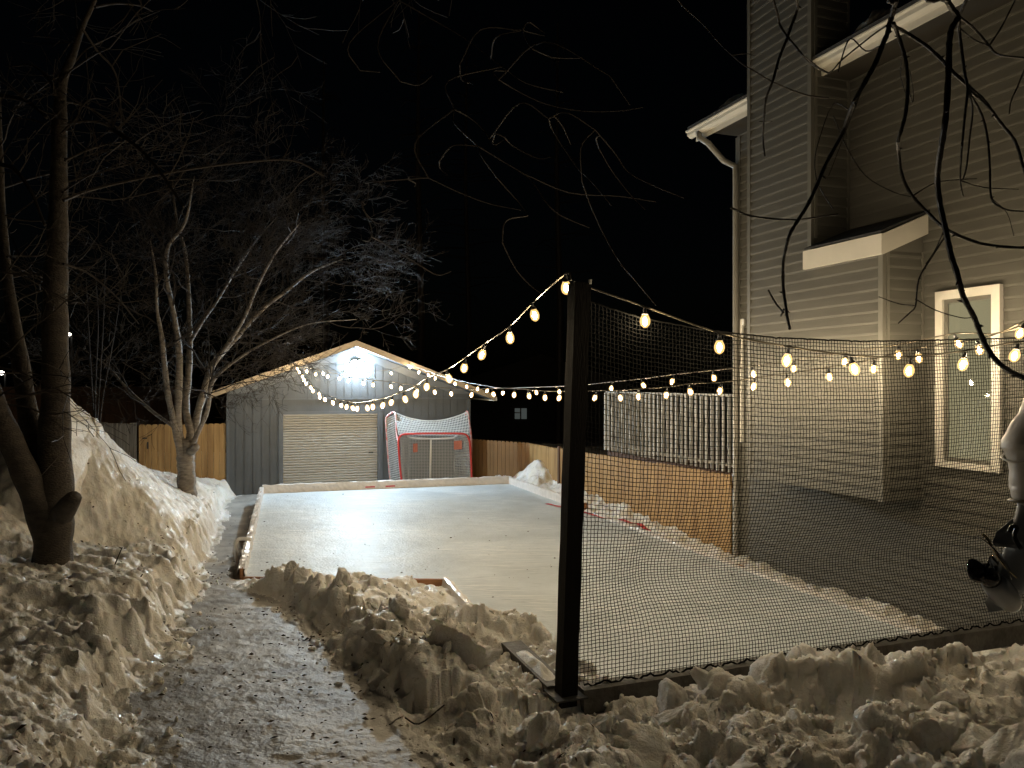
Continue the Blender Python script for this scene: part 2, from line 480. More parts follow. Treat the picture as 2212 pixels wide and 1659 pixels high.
    # right of the rink: snow against the fence
    er = (x - PC[0]) * (-UE[1]) + (y - PC[1]) * UE[0]
    zr = 0.02 + 0.20 * sm(er, 0.05, 0.8) * np.interp(y, [10.6, 12, 14, 17, 19], [.15, 1.0, 1.15, .8, .9]) + 0.05 * fbm(x * 3, y * 3, 151, 4) * sm(er, 0, .3)
    zr = zr + 0.34 * np.exp(-(((x - 0.62) / 0.38) ** 2 + ((y - 18.9) / 0.6) ** 2)) + (0.04 * ridged(x * 6, y * 6, 155, 3) + (.10 * lumps(x * 3, y * 3, 157, 9, .8) + .05 * lumps(x * 8, y * 8, 158, 9, .8)) * np.interp(y, [10, 12], [.35, 1])) * sm(er, 0, .3) - .02
    left = dl > -0.12
    z = np.where(left, np.maximum(zl, zp - .05), np.where(dr > -0.05, zf, zp))
    behind = (x - PB[0]) * ST - (y - PB[1]) * CT < 0     # beyond the far boards
    right = (er > 0.0) & (y > 6.3)
    z = np.where((y > 9.6) & ~left & ~right, np.where(dr > 0, -0.24 + 0.03 * fbm(x * 3, y * 3, 161, 3), z), z)
    z = np.where(right & ~behind, zr, z)
    z = np.where(behind & right & (x < 2), np.maximum(zr - .1, -.2), z)
    ins = in_poly(x, y, RINK)
    z = np.where(ins, -0.14, z)
    hw = (x - HP[0]) * HN[0] + (y - HP[1]) * HN[1]
    hs = (x - HP[0]) * HU[0] + (y - HP[1]) * HU[1]
    house = (hw < -0.02) & (hs > 0)
    z = np.where(house, np.minimum(z, -0.1), z)
    near_beam = (b > -0.35) & (b < 0.0) & (x > BP[0] + 0.3)
    z = np.where(near_beam, np.minimum(z, 0.30), z)
    cls = np.where((~left & (dr < 0.05) & (y < 30)) , 0, 1)
    return z, cls


GRID = {}


def surf(x, y):
    """height of the built snow at x, y"""
    x = np.asarray(x, float); y = np.asarray(y, float)
    j = np.clip(np.round((np.arctan2(x, y) - GRID['a0']) / GRID['da']), 0, GRID['na'] - 1).astype(int)
    i = np.clip(np.round((np.log(np.hypot(x, y)) - GRID['l0']) / GRID['dl']), 0, GRID['nr'] - 1).astype(int)
    return GRID['V'][i, j, 2]


def build_terrain():
    na, nr = 900, 780
    ang = np.radians(np.linspace(-56, 52, na))
    rr = np.exp(np.linspace(math.log(1.15), math.log(30), nr))
    A, R = np.meshgrid(ang, rr)
    X, Y = R * np.sin(A), R * np.cos(A)
    Z, C = terrain(X, Y)
    V = np.stack([X, Y, Z], -1)
    nrm = np.cross(np.gradient(V, axis=1), np.gradient(V, axis=0)); nrm /= np.linalg.norm(nrm, axis=2)[..., None] + 1e-12
    nrm *= np.sign(nrm[..., 2:3] + 1e-9)
    dA_, _ = seg_d(X, Y, PJ, PI_); dB2, _ = seg_d(X, Y, PI_, PA)
    near = np.clip(1.25 - R / 22, .2, 1) * np.clip(np.minimum(dA_, dB2) / .5, .25, 1)
    q = np.abs(vnoise3(V * 5.0, 301)); q2 = vnoise3(V * np.array([11, 11, 15]), 302); q3 = vnoise3(V * 26, 303); q4 = vnoise3(V * 55, 304)
    a_ = np.where(C == 1, 1.0, .15)
    # soften the class border so that the displacement does not tear it
    xl_, xr_ = path_edges(Y); lb = sm(xl_ + .05 - X, .0, .35)
    disp = a_ * ((.066 - .040 * lb) * (q - .35) + (.026 - .012 * lb) * q2 + .015 * q3 + .008 * q4) * near
    disp = np.where(in_poly(X, Y, RINK), 0, disp)
    V = V + nrm * disp[..., None]
    GRID.update(V=V, a0=ang[0], da=ang[1] - ang[0], l0=math.log(1.15), dl=(math.log(30) - math.log(1.15)) / (nr - 1), na=na, nr=nr)
    V = V.reshape(-1, 3)
    idx = np.arange(na * nr).reshape(nr, na)
    quads = np.stack([idx[:-1, :-1], idx[:-1, 1:], idx[1:, 1:], idx[1:, :-1]], -1).reshape(-1, 4)[:, ::-1]
    cf = C.reshape(-1)[quads].mean(1)
    xm = V[quads][:, :, 0].mean(1); ym = V[quads][:, :, 1].mean(1)
    path = cf < 0.5
    xl, xr = path_edges(ym)
    leftb = ~path & (xm < (xl + xr) / 2)
    rest = ~path & ~leftb
    farside = rest & (ym > 9.75)
    front = rest & ~farside
    for name, mask, m, kind, cat, lab in (
            ('path', path, 'path', 'structure', None, 'icy grey trodden path leading to the shed'),
            ('snow_bank', leftb, 'snow', 'stuff', 'snow bank', 'dirty crusted snow bank left of the icy path'),
            ('snow_bank', front, 'snow', 'stuff', 'snow bank', 'lumpy shovelled snow bank in front of the netting post'),
            ('snow_bank', farside, 'snow', 'stuff', 'snow bank', 'low snow drift between the rink and the cedar fence')):
        q = quads[mask]
        used = np.unique(q); remap = np.full(len(V), -1); remap[used] = np.arange(len(used))
        vv = V[used]; q = remap[q]
        me = bpy.data.meshes.new(name)
        me.vertices.add(len(vv)); me.vertices.foreach_set('co', vv.astype(np.float32).ravel())
        me.loops.add(q.size); me.loops.foreach_set('vertex_index', q.astype(np.int32).ravel())
        me.polygons.add(len(q)); me.polygons.foreach_set('loop_start', np.arange(0, q.size, 4, dtype=np.int32))
        me.polygons.foreach_set('loop_total', np.full(len(q), 4, dtype=np.int32))
        me.update(calc_edges=True); me.validate()
        me.polygons.foreach_set('use_smooth', [True] * len(me.polygons))
        me.materials.append(M[m])
        o = bpy.data.objects.new(name, me); COL.objects.link(o)
        tag(o, lab, cat, None, kind)


build_terrain()
g = MB(); g.add([(-160, -60, -0.5), (160, -60, -0.5), (160, 220, -0.5), (-160, 220, -0.5)], [(0, 1, 2, 3)])
tag(g.build('ground', 'ground'), kind='structure')


def hz(x, y):
    return float(surf(np.array([x]), np.array([y]))[0])


# ---------------------------------------------------------------- rink
def ice_material():
    m = mat('rink_ice', (0.64, 0.69, 0.72), 0.5, color2=(0.50, 0.545, 0.565), scale=0.9, spec=0.45, detail=10)
    nt = m.node_tree; N = nt.nodes; L = nt.links; bs = N['Principled BSDF']
    tc = N.new('ShaderNodeTexCoord'); mp = N.new('ShaderNodeMapping'); L.new(tc.outputs['Object'], mp.inputs['Vector'])
    n1 = N.new('ShaderNodeTexNoise'); n1.inputs['Scale'].default_value = 28; n1.inputs['Detail'].default_value = 4
    n2 = N.new('ShaderNodeTexNoise'); n2.inputs['Scale'].default_value = 4.5; n2.inputs['Detail'].default_value = 3
    L.new(mp.outputs[0], n1.inputs['Vector']); L.new(mp.outputs[0], n2.inputs['Vector'])
    # skate scratches: thin stretched lines
    mp2 = N.new('ShaderNodeMapping'); mp2.inputs['Scale'].default_value = (1.1, 9, 1); mp2.inputs['Rotation'].default_value = (0, 0, 0.5)
    L.new(tc.outputs['Object'], mp2.inputs['Vector'])
    vo = N.new('ShaderNodeTexVoronoi'); vo.feature = 'DISTANCE_TO_EDGE'; vo.inputs['Scale'].default_value = 1.3
    L.new(mp2.outputs[0], vo.inputs['Vector'])
    ad = N.new('ShaderNodeMath'); ad.operation = 'MULTIPLY_ADD'; ad.inputs[1].default_value = 1.6
    L.new(n2.outputs['Fac'], ad.inputs[0]); L.new(n1.outputs['Fac'], ad.inputs[2])
    bp = N.new('ShaderNodeBump'); bp.inputs['Strength'].default_value = 0.6; bp.inputs['Distance'].default_value = 0.015
    L.new(ad.outputs[0], bp.inputs['Height']); L.new(bp.outputs[0], bs.inputs['Normal'])
    old = bs.inputs['Base Color'].links[0].from_socket
    st = None
    for rot, sc, sd in ((0.35, (1.6, 26, 1), 1.0), (1.2, (2.2, 34, 1), 1.3), (-0.5, (1.2, 20, 1), 0.8)):
        q = N.new('ShaderNodeMapping'); q.inputs['Scale'].default_value = sc; q.inputs['Rotation'].default_value = (0, 0, rot); q.inputs['Location'].default_value = (sd * 7, sd, 0)
        L.new(tc.outputs['Object'], q.inputs['Vector'])
        k = N.new('ShaderNodeTexNoise'); k.inputs['Scale'].default_value = sd; k.inputs['Detail'].default_value = 3; k.inputs['Distortion'].default_value = .6; L.new(q.outputs[0], k.inputs['Vector'])
        r_ = N.new('ShaderNodeMapRange'); L.new(k.outputs['Fac'], r_.inputs['Value']); r_.inputs['From Min'].default_value = .58; r_.inputs['From Max'].default_value = .66; r_.inputs['To Max'].default_value = .9
        if st is None: st = r_.outputs[0]
        else:
            mm = N.new('ShaderNodeMath'); mm.operation = 'MAXIMUM'; L.new(st, mm.inputs[0]); L.new(r_.outputs[0], mm.inputs[1]); st = mm.outputs[0]
    mk_ = N.new('ShaderNodeMath'); mk_.operation = 'MULTIPLY'; L.new(st, mk_.inputs[0])
    n3 = N.new('ShaderNodeTexNoise'); n3.inputs['Scale'].default_value = 0.7; n3.inputs['Detail'].default_value = 4; L.new(mp.outputs[0], n3.inputs['Vector'])
    c3 = N.new('ShaderNodeMapRange'); L.new(n3.outputs['Fac'], c3.inputs['Value']); c3.inputs['From Min'].default_value = .42; c3.inputs['From Max'].default_value = .62
    L.new(c3.outputs[0], mk_.inputs[1])
    mxc = N.new('ShaderNodeMix'); mxc.data_type = 'RGBA'; L.new(mk_.outputs[0], mxc.inputs[0]); L.new(old, mxc.inputs[6]); mxc.inputs[7].default_value = (.86, .87, .86, 1)
    q = N.new('ShaderNodeMapping'); q.inputs['Scale'].default_value = (3.2, 17, 1); q.inputs['Rotation'].default_value = (0, 0, .1); L.new(tc.outputs['Object'], q.inputs['Vector'])
    k = N.new('ShaderNodeTexNoise'); k.inputs['Scale'].default_value = 1.0; k.inputs['Detail'].default_value = 2; L.new(q.outputs[0], k.inputs['Vector'])
    r_ = N.new('ShaderNodeMapRange'); L.new(k.outputs['Fac'], r_.inputs['Value']); r_.inputs['From Min'].default_value = .66; r_.inputs['From Max'].default_value = .70; r_.inputs['To Max'].default_value = .6
    mxd = N.new('ShaderNodeMix'); mxd.data_type = 'RGBA'; L.new(r_.outputs[0], mxd.inputs[0]); L.new(mxc.outputs[2], mxd.inputs[6]); mxd.inputs[7].default_value = (.36, .41, .42, 1)
    L.new(mxd.outputs[2], bs.inputs['Base Color'])
    rr = N.new('ShaderNodeMapRange'); L.new(n2.outputs['Fac'], rr.inputs['Value'])
    rr.inputs['To Min'].default_value = 0.42; rr.inputs['To Max'].default_value = 0.62
    L.new(rr.outputs[0], bs.inputs['Roughness'])
    return m


ice = MB()
ice.add([(p[0], p[1], 0.0) for p in RINK] + [(p[0], p[1], -0.10) for p in RINK],
        [tuple(range(6, -1, -1))] + [(i, (i + 1) % 7, 7 + (i + 1) % 7, 7 + i) for i in range(7)])
ice_o = ice.build('rink_ice', ice_material())
tag(ice_o, 'pale blue white backyard ice rink in front of the shed', kind='structure')


def liner_board(a, b, label, h0=-0.24, h1=0.13, out=-1, seed=1, wrap=True, brd='pine', amp=0.014, liner_span=(0, 1)):
    """a plank on edge with a plastic liner folded over it"""
    a = np.array([*a, 0.0]); b = np.array([*b, 0.0]); d = b - a; Ln = np.linalg.norm(d); d /= Ln
    n = np.array([d[1], -d[0], 0]) * out
    t = thing('rink_board', tuple(a + (b - a) / 2 + UZ * h0), label, 'rink board', 'boards around the rink')
    MB().box(a + UZ * h0, d * Ln, n * 0.04, UZ * (h1 - h0)).build('plank', brd, t)
    if wrap:
        ns = int(Ln * 16); prof = [(-0.02, -0.02), (-0.014, h1 * .35), (-0.012, h1 * .75), (-0.008, h1 + 0.006), (0.02, h1 + 0.012), (0.05, h1 + 0.004), (0.056, h1 - 0.05), (0.062, h1 - 0.11), (0.07, h1 - 0.20)]
        ts = np.linspace(liner_span[0], liner_span[1], ns)
        P = np.zeros((len(prof), ns, 3))
        for i, (o, z) in enumerate(prof):
            w = vnoise(ts * Ln * 5, np.full(ns, i * .9), seed) * amp + vnoise(ts * Ln * 17, np.full(ns, i * 1.7), seed + 3) * amp * .6
            P[i] = a + np.outer(ts * Ln, d) + np.outer(o + np.sign(o + 1e-3) * np.abs(w), n) + np.outer(z + w * (0.8 if 2 < i < 6 else 0.2), UZ)
        MB().grid(P, flip=out < 0).build('liner', 'liner', t)
    return t


liner_board(PA, PB, 'left rink board under crinkled white plastic beside the path', out=-1, seed=3, amp=0.022)
liner_board(PB, PC, 'far rink board under pinkish plastic in front of the hockey goal', out=-1, seed=8, h1=0.17, amp=0.016)
liner_board(PC, PC + UE * 4.4, 'short right rink board ending in the fence corner snow', out=-1, seed=13, h1=0.16)
liner_board(PC + UE * 4.45, PC + UE * 12.4, 'low right rink board buried in snow along the fence', out=-1, seed=17, h1=0.035, amp=0.02)
liner_board(PI_, PA, 'bare brown plank edging the near left end of the rink', out=-1, seed=21, h1=0.03, wrap=False, h0=-0.3)
liner_board(PJ + (PK - PJ) * .3, PI_, 'bare plank along the inner rink corner beside the chunk pile', out=-1, seed=23, h1=0.045, amp=0.012, h0=-.3)

# red paint line on the right edge, two red dashes on the far board
pl = [G(1180, 1086, .03), G(1210, 1096, 0), G(1255, 1106, 0), G(1300, 1119, 0), G(1350, 1131, 0), G(1405, 1149, 0)]
rl = MB(); pl = spline([p + UZ * 0 for p in pl], 5)
P = np.zeros((2, len(pl), 3))
for i, p in enumerate(pl):
    w = 0.035 + 0.015 * math.sin(i * 1.7)
    zz_ = max(hz(p[0] - w, p[1]), hz(p[0] + w, p[1]), .0) + .014
    p = np.array([p[0], p[1], 0]) if True else p
    P[0, i] = p + np.array([-w, -0.3 * w, zz_]); P[1, i] = p + np.array([w, 0.3 * w, zz_ + .004])
rl.grid(P); o = rl.build('red_line', 'red_paint', ice_o)
dB = np.array([*(PC - PB), 0]) / np.linalg.norm(PC - PB)
nB = np.array([dB[1], -dB[0], 0])
for px in (987, 1057):
    s = 0
    k = (px * 1.0 - 0) if False else None
for s0 in (2.28, 2.75):
    mk = MB(); c = np.array([*PB, 0.0]) + dB * s0
    mk.box(c + nB * 0.026 + UZ * 0.035, dB * 0.22, nB * 0.006, UZ * 0.03)
    mk.build('red_mark', 'red_paint', ice_o)
# white pipe bracket on the left boards
p0 = G(527, 1195, -0.05)
br = MB(); hb = 0.17
c0 = np.array([*(PA + (PB - PA) * 0.225), 0.0])
nL = np.array([-(PB - PA)[1], (PB - PA)[0], 0]); nL /= np.linalg.norm(nL)
br.tube(spline([c0 + UZ * 0.15 - nL * 0.03, c0 + nL * 0.10 + UZ * 0.165, c0 + nL * 0.17 + UZ * 0.15, c0 + nL * 0.19 + UZ * 0.06, c0 + nL * 0.19 - UZ * 0.24], 5), 0.028, 8)
tag(br.build('pipe_bracket', 'pvc', smooth=True), 'white bent pipe hooked over the left rink board', 'pipe')
for (px, py, lab) in ((1097 + 200, 1092, 'small dark stake standing in snow behind the red line'), (1208, 1046, 'dark wooden stake end beside the yellow topped board')):
    p = G(px, py, 0.06); w = 0.05
    MB().box(p + np.array([-w / 2, -w / 2, -0.25]), (w, 0, 0), (0, w, 0), (0, 0, 0.30)).build('stake', 'brown_wood')
    o = bpy.data.objects[-1] if False else None
for o in [x for x in COL.objects if x.name.startswith('stake')]:
    tag(o, 'small dark stake in the snow behind the red line' if o.location.x > 1.2 else 'dark stake end in the snow beside the far right rink board', 'stake', 'stakes holding the rink boards')

# ---------------------------------------------------------------- house
def siding(mb, p0, d, n, length, z0, z1, exp=0.112, proud=0.015, slope=None, taper=None):
    """lap siding: each course leans out to its lower edge"""
    p0 = np.asarray(p0, float)
    z = z0; first = True
    while z < z1 - 1e-4:
        zt = min(z + exp, z1)
        a = p0 + n * (proud + .001); b = p0 + n * 0.001
        lo = [a + UZ * z, a + d * length + UZ * z]
        mid = [a + n * .002 + UZ * (z + .022), a + n * .002 + d * length + UZ * (z + .022)]
        hi = [b + UZ * zt, b + d * length + UZ * zt]
        un = [b + UZ * z, b + d * length + UZ * z]
        mb.add([un[0], un[1], lo[0], lo[1], mid[0], mid[1], hi[0], hi[1]], [(0, 1, 3, 2), (2, 3, 5, 4), (4, 5, 7, 6)])
        z = zt
    return mb


house = thing('house', tuple(Wp(0, 0, -0.1)), 'two storey house in beige lap siding with chimney chase, right of the rink', 'house')
SEND = 6.8
OC = 0.53                                        # depth of the chimney bump-out
s0c, s1c, s2c = sW(1617, OC), sW(1755, OC), sW(1910, OC)
ZB0, ZB1 = 1.27, 3.80
ZE = 5.93                                        # soffit
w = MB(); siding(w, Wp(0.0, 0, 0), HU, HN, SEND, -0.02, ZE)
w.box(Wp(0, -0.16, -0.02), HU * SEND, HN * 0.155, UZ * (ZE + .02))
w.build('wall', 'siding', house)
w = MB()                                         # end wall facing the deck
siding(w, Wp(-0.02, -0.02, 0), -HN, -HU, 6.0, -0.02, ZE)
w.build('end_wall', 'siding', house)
w = MB(); w.box(Wp(0.03, -0.13, -0.55), HU * (SEND - .03), HN * 0.10, UZ * 0.528); w.build('foundation', 'concrete', house)
# corner trim and post
w = MB(); w.box(Wp(-0.035, -0.03, -0.02), HU * 0.10, HN * 0.052, UZ * ZE); w.build('corner_trim', 'siding_trim', house)
# chase and bump-out: one front plane, two returns
w = MB(); siding(w, Wp(s0c + .05, OC, 0), HU, HN, s1c - s0c - .10, ZB0, 9.4)
siding(w, Wp(s1c - .05, OC, 0), HU, HN, s2c - s1c, ZB0, ZB1)
w.box(Wp(s0c, 0.02, ZB0 - .006), HU * (s1c - s0c - .004), HN * (OC - .025), UZ * 8.1)
w.box(Wp(s1c - .004, 0.02, ZB0 - .006), HU * (s2c - s1c), HN * (OC - .025), UZ * (ZB1 - ZB0))
w.prism([Wp(s1c, OC - .02, ZB1 - .1), Wp(s1c, .02, ZB1 - .1), Wp(s1c, .02, 3.97), Wp(s1c, OC - .02, 3.77)], HU * (s2c - s1c + .004))
siding(w, Wp(s1c, OC - .05, 0), -HN, HU, OC - .06, ZB1, 9.4)
siding(w, Wp(s2c, OC - .05, 0), -HN, HU, OC - .06, ZB0, ZB1)
w.build('chimney_chase', 'siding', house)
w = MB()
for (ss, z0, z1) in ((s0c, ZB0 - .008, 9.4), (s1c - .055, ZB1 + .1, 9.4), (s2c - .055, ZB0 - .008, ZB1)):
    w.box(Wp(ss, OC - .02, z0), HU * 0.057, HN * 0.042, UZ * (z1 - z0))
for (ss, z0, z1) in ((s1c + .0, ZB1 + .3, 9.4), (s2c + .0, ZB0 - .008, ZB1)):
    w.box(Wp(ss + .0, OC - .055, z0), HU * 0.018, HN * 0.034, UZ * (z1 - z0))
    w.box(Wp(ss, 0.016, z0), HU * 0.02, HN * 0.03, UZ * (z1 - z0))
w.build('chase_trim', 'siding_trim', house)
# lean-to roof over the bump-out
zf0, zf1 = 3.74, 3.945
sA, sB = sW(1735, OC + .10), sW(1905, OC + .10)
fo = OC + .10
w = MB(); w.box(Wp(sA, fo - .025, zf0), HU * (sB - sA), HN * .03, UZ * (zf1 - zf0))
rise = 0.24
w.prism([Wp(sB - .0, fo - .024, zf0), Wp(sB, 0.02, zf0 + rise), Wp(sB, 0.02, zf1 + rise), Wp(sB, fo - .024, zf1)], -HU * .03)
w.build('lean_to_fascia', 'gutter', house)
w = MB(); w.prism([Wp(s1c + .02, fo + .03, zf1 + .004), Wp(s1c + .02, 0.02, zf1 + rise + .016), Wp(s1c + .02, 0.02, zf1 + rise + .036), Wp(s1c + .02, fo + .03, zf1 + .024)], HU * (sB - s1c + .0))
w.build('lean_to_roof', 'shingle', house)
w = MB(); w.prism([Wp(s1c + .03, fo - .03, zf0 + .01), Wp(s1c + .03, 0.03, zf0 + .01 + rise * .95), Wp(s1c + .03, 0.03, zf0 + .03 + rise * .95), Wp(s1c + .03, fo - .03, zf0 + .03)], HU * (sB - s1c - .08))
w.build('lean_to_soffit', 'white', house)
# eaves: soffit, fascia and gutter on both sides of the chase
sG0 = sW(1482, .52); sG1 = s0c - .0
GP = [(0.42, 6.00), (0.455, 6.00), (0.50, 6.03), (0.505, 6.07), (0.53, 6.085), (0.53, 6.10), (0.42, 6.10)]
for (a, b, nm) in ((sG0, s0c - .003, 'gutter'), (s1c - .06, SEND, 'gutter')):
    w = MB(); w.prism([Wp(a, o, z) for o, z in GP], HU * (b - a)); w.build('gutter', 'gutter', house)
for (a, b) in ((sG0 + .10, s0c - .004), (s1c + .004, SEND)):
    w = MB(); w.box(Wp(a, .395, 5.935), HU * (b - a), HN * .022, UZ * .16); w.build('fascia', 'gutter', house)
    w = MB(); w.box(Wp(max(a, -.02) if a < 0 else a, .016, ZE + .004), HU * (b - (max(a, -.02) if a < 0 else a)), HN * .375, UZ * .015); w.build('soffit', 'soffit', house)
w = MB(); pitch = 0.45
w.prism([Wp(sG0 + .06, .53, 6.104), Wp(sG0 + .06, -5.0, 6.104 + 5.53 * pitch), Wp(sG0 + .06, -5.0, 6.15 + 5.53 * pitch), Wp(sG0 + .06, .54, 6.135)], HU * (s0c - .006 - sG0 - .06))
w.prism([Wp(s1c + .006, .53, 6.104), Wp(s1c + .006, -5.0, 6.104 + 5.53 * pitch), Wp(s1c + .006, -5.0, 6.15 + 5.53 * pitch), Wp(s1c + .006, .54, 6.135)], HU * (SEND - s1c))
w.build('roof', 'shingle', house)
# snow left on the roof edge
for (pxa, pxb, hgt, sd) in ((1535, 1590, .13, 1), (1838, 1905, .19, 2), (1990, 2075, .10, 4)):
    a, b = sW(pxa, .45), sW(pxb, .45); n = 26; ts = np.linspace(0, 1, n)
    P = np.zeros((7, n, 3))
    for i in range(7):
        o = .50 - i * .07
        prof = math.sin(math.pi * i / 6) ** .6
        for j, t in enumerate(ts):
            hh = hgt * prof * math.sin(math.pi * t) ** .5 * (0.75 + .35 * float(vnoise(np.array(t * 9), np.array(i * 1.3), sd)))
            P[i, j] = Wp(a + (b - a) * t, o, 6.125 + (.53 - o) * pitch + hh)
    w = MB(); w.grid(P, flip=True); w.build('roof_snow', 'snow_clean', house, smooth=True)
# downspout with two elbows
dsp = [Wp(sW(1512, .45), .47, 6.02), Wp(sW(1514, .45), .47, 5.93), Wp(sW(1530, .42), .42, 5.82), Wp(sW(1565, .15), .16, 5.60), Wp(-.0, .05, 5.50), Wp(0.01, .05, 5.3), Wp(0.01, .05, 0.05), Wp(0.0, .10, -.02), Wp(-.02, .30, -.03)]
w = MB(); w.tube(dsp, 0.042, 8); w.build('downspout', 'downspout', house, smooth=True)
# narrow white pipe on the strip left of the chase
w = MB(); sp_ = sW(1603, .03)
w.box(Wp(sp_ - .02, .016, zW(1603, 955)), HU * .045, HN * .03, UZ * (zW(1603, 690) - zW(1603, 955)))
w.box(Wp(sp_ + .026, .016, zW(1603, 690) - .09), HU * .035, HN * .03, UZ * .09)
w.build('white_conduit', 'white', house)
# tall window
sa, sb = sW(2025, .03), sW(2165, .03)
za, zb = 1.63, 3.37
wf = MB(); fw = .085
wf.box(Wp(sa, .014, za), HU * fw, HN * .050, UZ * (zb - za)); wf.box(Wp(sb - fw, .014, za), HU * fw, HN * .050, UZ * (zb - za))
wf.box(Wp(sa + fw, .014, zb - fw), HU * (sb - sa - 2 * fw), HN * .050, UZ * fw); wf.box(Wp(sa + fw, .014, za), HU * (sb - sa - 2 * fw), HN * .062, UZ * .06)
win = wf.build('window', 'white', house)
ws = MB(); c = sa + fw; e = sb - fw; sw = .045
ws.box(Wp(c, .014, za + .06), HU * sw, HN * .026, UZ * (zb - fw - za - .06)); ws.box(Wp(e - sw * .4, .014, za + .06), HU * sw * .4, HN * .026, UZ * (zb - fw - za - .06))
ws.box(Wp(c + sw, .014, zb - fw - .04), HU * (e - c - 1.4 * sw), HN * .026, UZ * .04); ws.box(Wp(c + sw, .014, za + .06), HU * (e - c - 1.4 * sw), HN * .026, UZ * .04)
ws.build('sash', 'siding_trim', win)
wb = MB(); wb.box(Wp(c + sw - .005, .0225, za + .09), HU * (e - c - 1.35 * sw), HN * .003, UZ * (zb - fw - za - .12))
wb.build('lit_shade', 'blind', win)
gl = bpy.data.materials.new('window_glass'); gl.use_nodes = True
nt = gl.node_tree; N = nt.nodes; Lk = nt.links; N.remove(N['Principled BSDF'])
gb = N.new('ShaderNodeBsdfGlossy'); gb.inputs['Roughness'].default_value = 0.02; gb.inputs['Color'].default_value = (.9, .95, .9, 1)
tb = N.new('ShaderNodeBsdfTransparent'); mx = N.new('ShaderNodeMixShader'); mx.inputs[0].default_value = .05
Lk.new(tb.outputs[0], mx.inputs[1]); Lk.new(gb.outputs[0], mx.inputs[2]); Lk.new(mx.outputs[0], N['Material Output'].inputs['Surface'])
wg = MB(); wg.box(Wp(c + sw - .003, .0285, za + .09), HU * (e - c - 1.37 * sw), HN * .004, UZ * (zb - fw - za - .12)); wg.build('pane', gl, win)

# deck behind the house, with its railing
dk = thing('deck', tuple(Wp(-2.2, -0.4, -.25)), 'raised deck with pale railing and balusters behind the house', 'deck')
DO = -0.32
sd0, sd1 = sW(1313, DO), -0.10
zt_, zb_ = 2.30, 1.20
w = MB(); w.box(Wp(sd0, DO - 3, zb_ - .30), HU * (sd1 - sd0), HN * 3, UZ * .22); w.build('platform', 'brown_wood', dk)
for z in (zt_ - .04, zb_ + .02):
    w = MB(); w.box(Wp(sd0, DO - .02, z), HU * (sd1 - sd0), HN * .07, UZ * .04); w.build('rail', 'rail', dk)
nb = 32
for i in range(nb):
    s = sd0 + .01 + (sd1 - sd0 - .06) * i / (nb - 1)
    w = MB(); w.box(Wp(s, DO + .052, zb_ - .06), HU * .042, HN * .036, UZ * (zt_ - zb_ + .04)); w.build('baluster', 'rail', dk)
for px in (1322, 1403, 1520):
    s = sW(px, DO); w = MB(); w.box(Wp(s, DO - .1, -.3), HU * .10, HN * .098, UZ * (zb_ + .0)); w.build('post', 'rail', dk)

# ---------------------------------------------------------------- shed
shed = thing('shed', tuple(Sp(3, 0, -.25)), 'grey gabled shed with cream roll-up door at the end of the rink', 'shed')
WS = sS(1015)
HALF = WS / 2
OH = 0.5
apx = sS(770, OH); zap = zS(770, 735, OH)
sl, sr = sS(455, OH), sS(1068, OH)
zl_, zr_ = zS(455, 846, OH), zS(1068, 852, OH)
def roofz(s): return zap + (zl_ - zap) * (apx - s) / (apx - sl) if s < apx else zap + (zr_ - zap) * (s - apx) / (sr - apx)
FH = 0.15
zg = zS(700, 862)
# grooved plywood siding
w = MB(); gs = 0.20; s = 0.0
def under(s): return roofz(s) - FH - .012
edges = list(np.arange(0, WS, gs)) + [WS]
d0, d1 = sS(606), sS(820)
zd = zS(700, 893)
for a, b in zip(edges[:-1], edges[1:]):
    if b - a < .02: continue
    a2, b2 = a, b - .018
    for (zlo, zhi, pr) in ((-.30, zg, 0.0), (zg, None, 0.012)):
        zA = under(a2) if zhi is None else zhi; zB = under(b2) if zhi is None else zhi
        lo = zlo
        if zhi is not None and b2 > d0 + .02 and a2 < d1 - .02: lo = zd
        if zA <= lo or zB <= lo: continue
        poly = [Sp(a2, -.003, lo), Sp(b2, -.003, lo), Sp(b2, -.003, zB), Sp(a2, -.003, zA)]
        if a2 < apx < b2 and zhi is None: poly.insert(3, Sp(apx, -.003, under(apx)))
        w.prism(poly, SN * (.006 + pr))
w.build('front_wall', 'shed', shed)
w = MB(); w.box(Sp(0, -.022, -.3), SE * d0, SN * .006, UZ * (zg + .3)); w.box(Sp(d1, -.022, -.3), SE * (WS - d1), SN * .006, UZ * (zg + .3))
w.box(Sp(d0, -.022, zd), SE * (d1 - d0), SN * .018, UZ * (zg - zd))
w.prism([Sp(0, -.022, zg), Sp(WS, -.022, zg), Sp(WS, -.022, under(WS) - .02), Sp(apx, -.022, under(apx) - .02), Sp(0, -.022, under(0) - .02)], SN * .018)
w.box(Sp(0, -5, -.3), SE * .05, SN * 4.93, UZ * (under(0) + .26)); w.box(Sp(WS - .05, -5, -.3), SE * .05, SN * 4.93, UZ * (under(WS) + .26))
w.build('side_wall', 'shed', shed)
w = MB(); w.box(Sp(.02, .013, zg - .012), SE * (WS - .04), SN * .014, UZ * .03); w.build('band_trim', 'shed_trim', shed)
for (s, wd) in ((-.01, .07), (WS - .06, .07)):
    w = MB(); w.box(Sp(s, .001, -.3), SE * wd, SN * .022, UZ * (zg + .28)); w.build('corner_trim', 'shed_trim', shed)
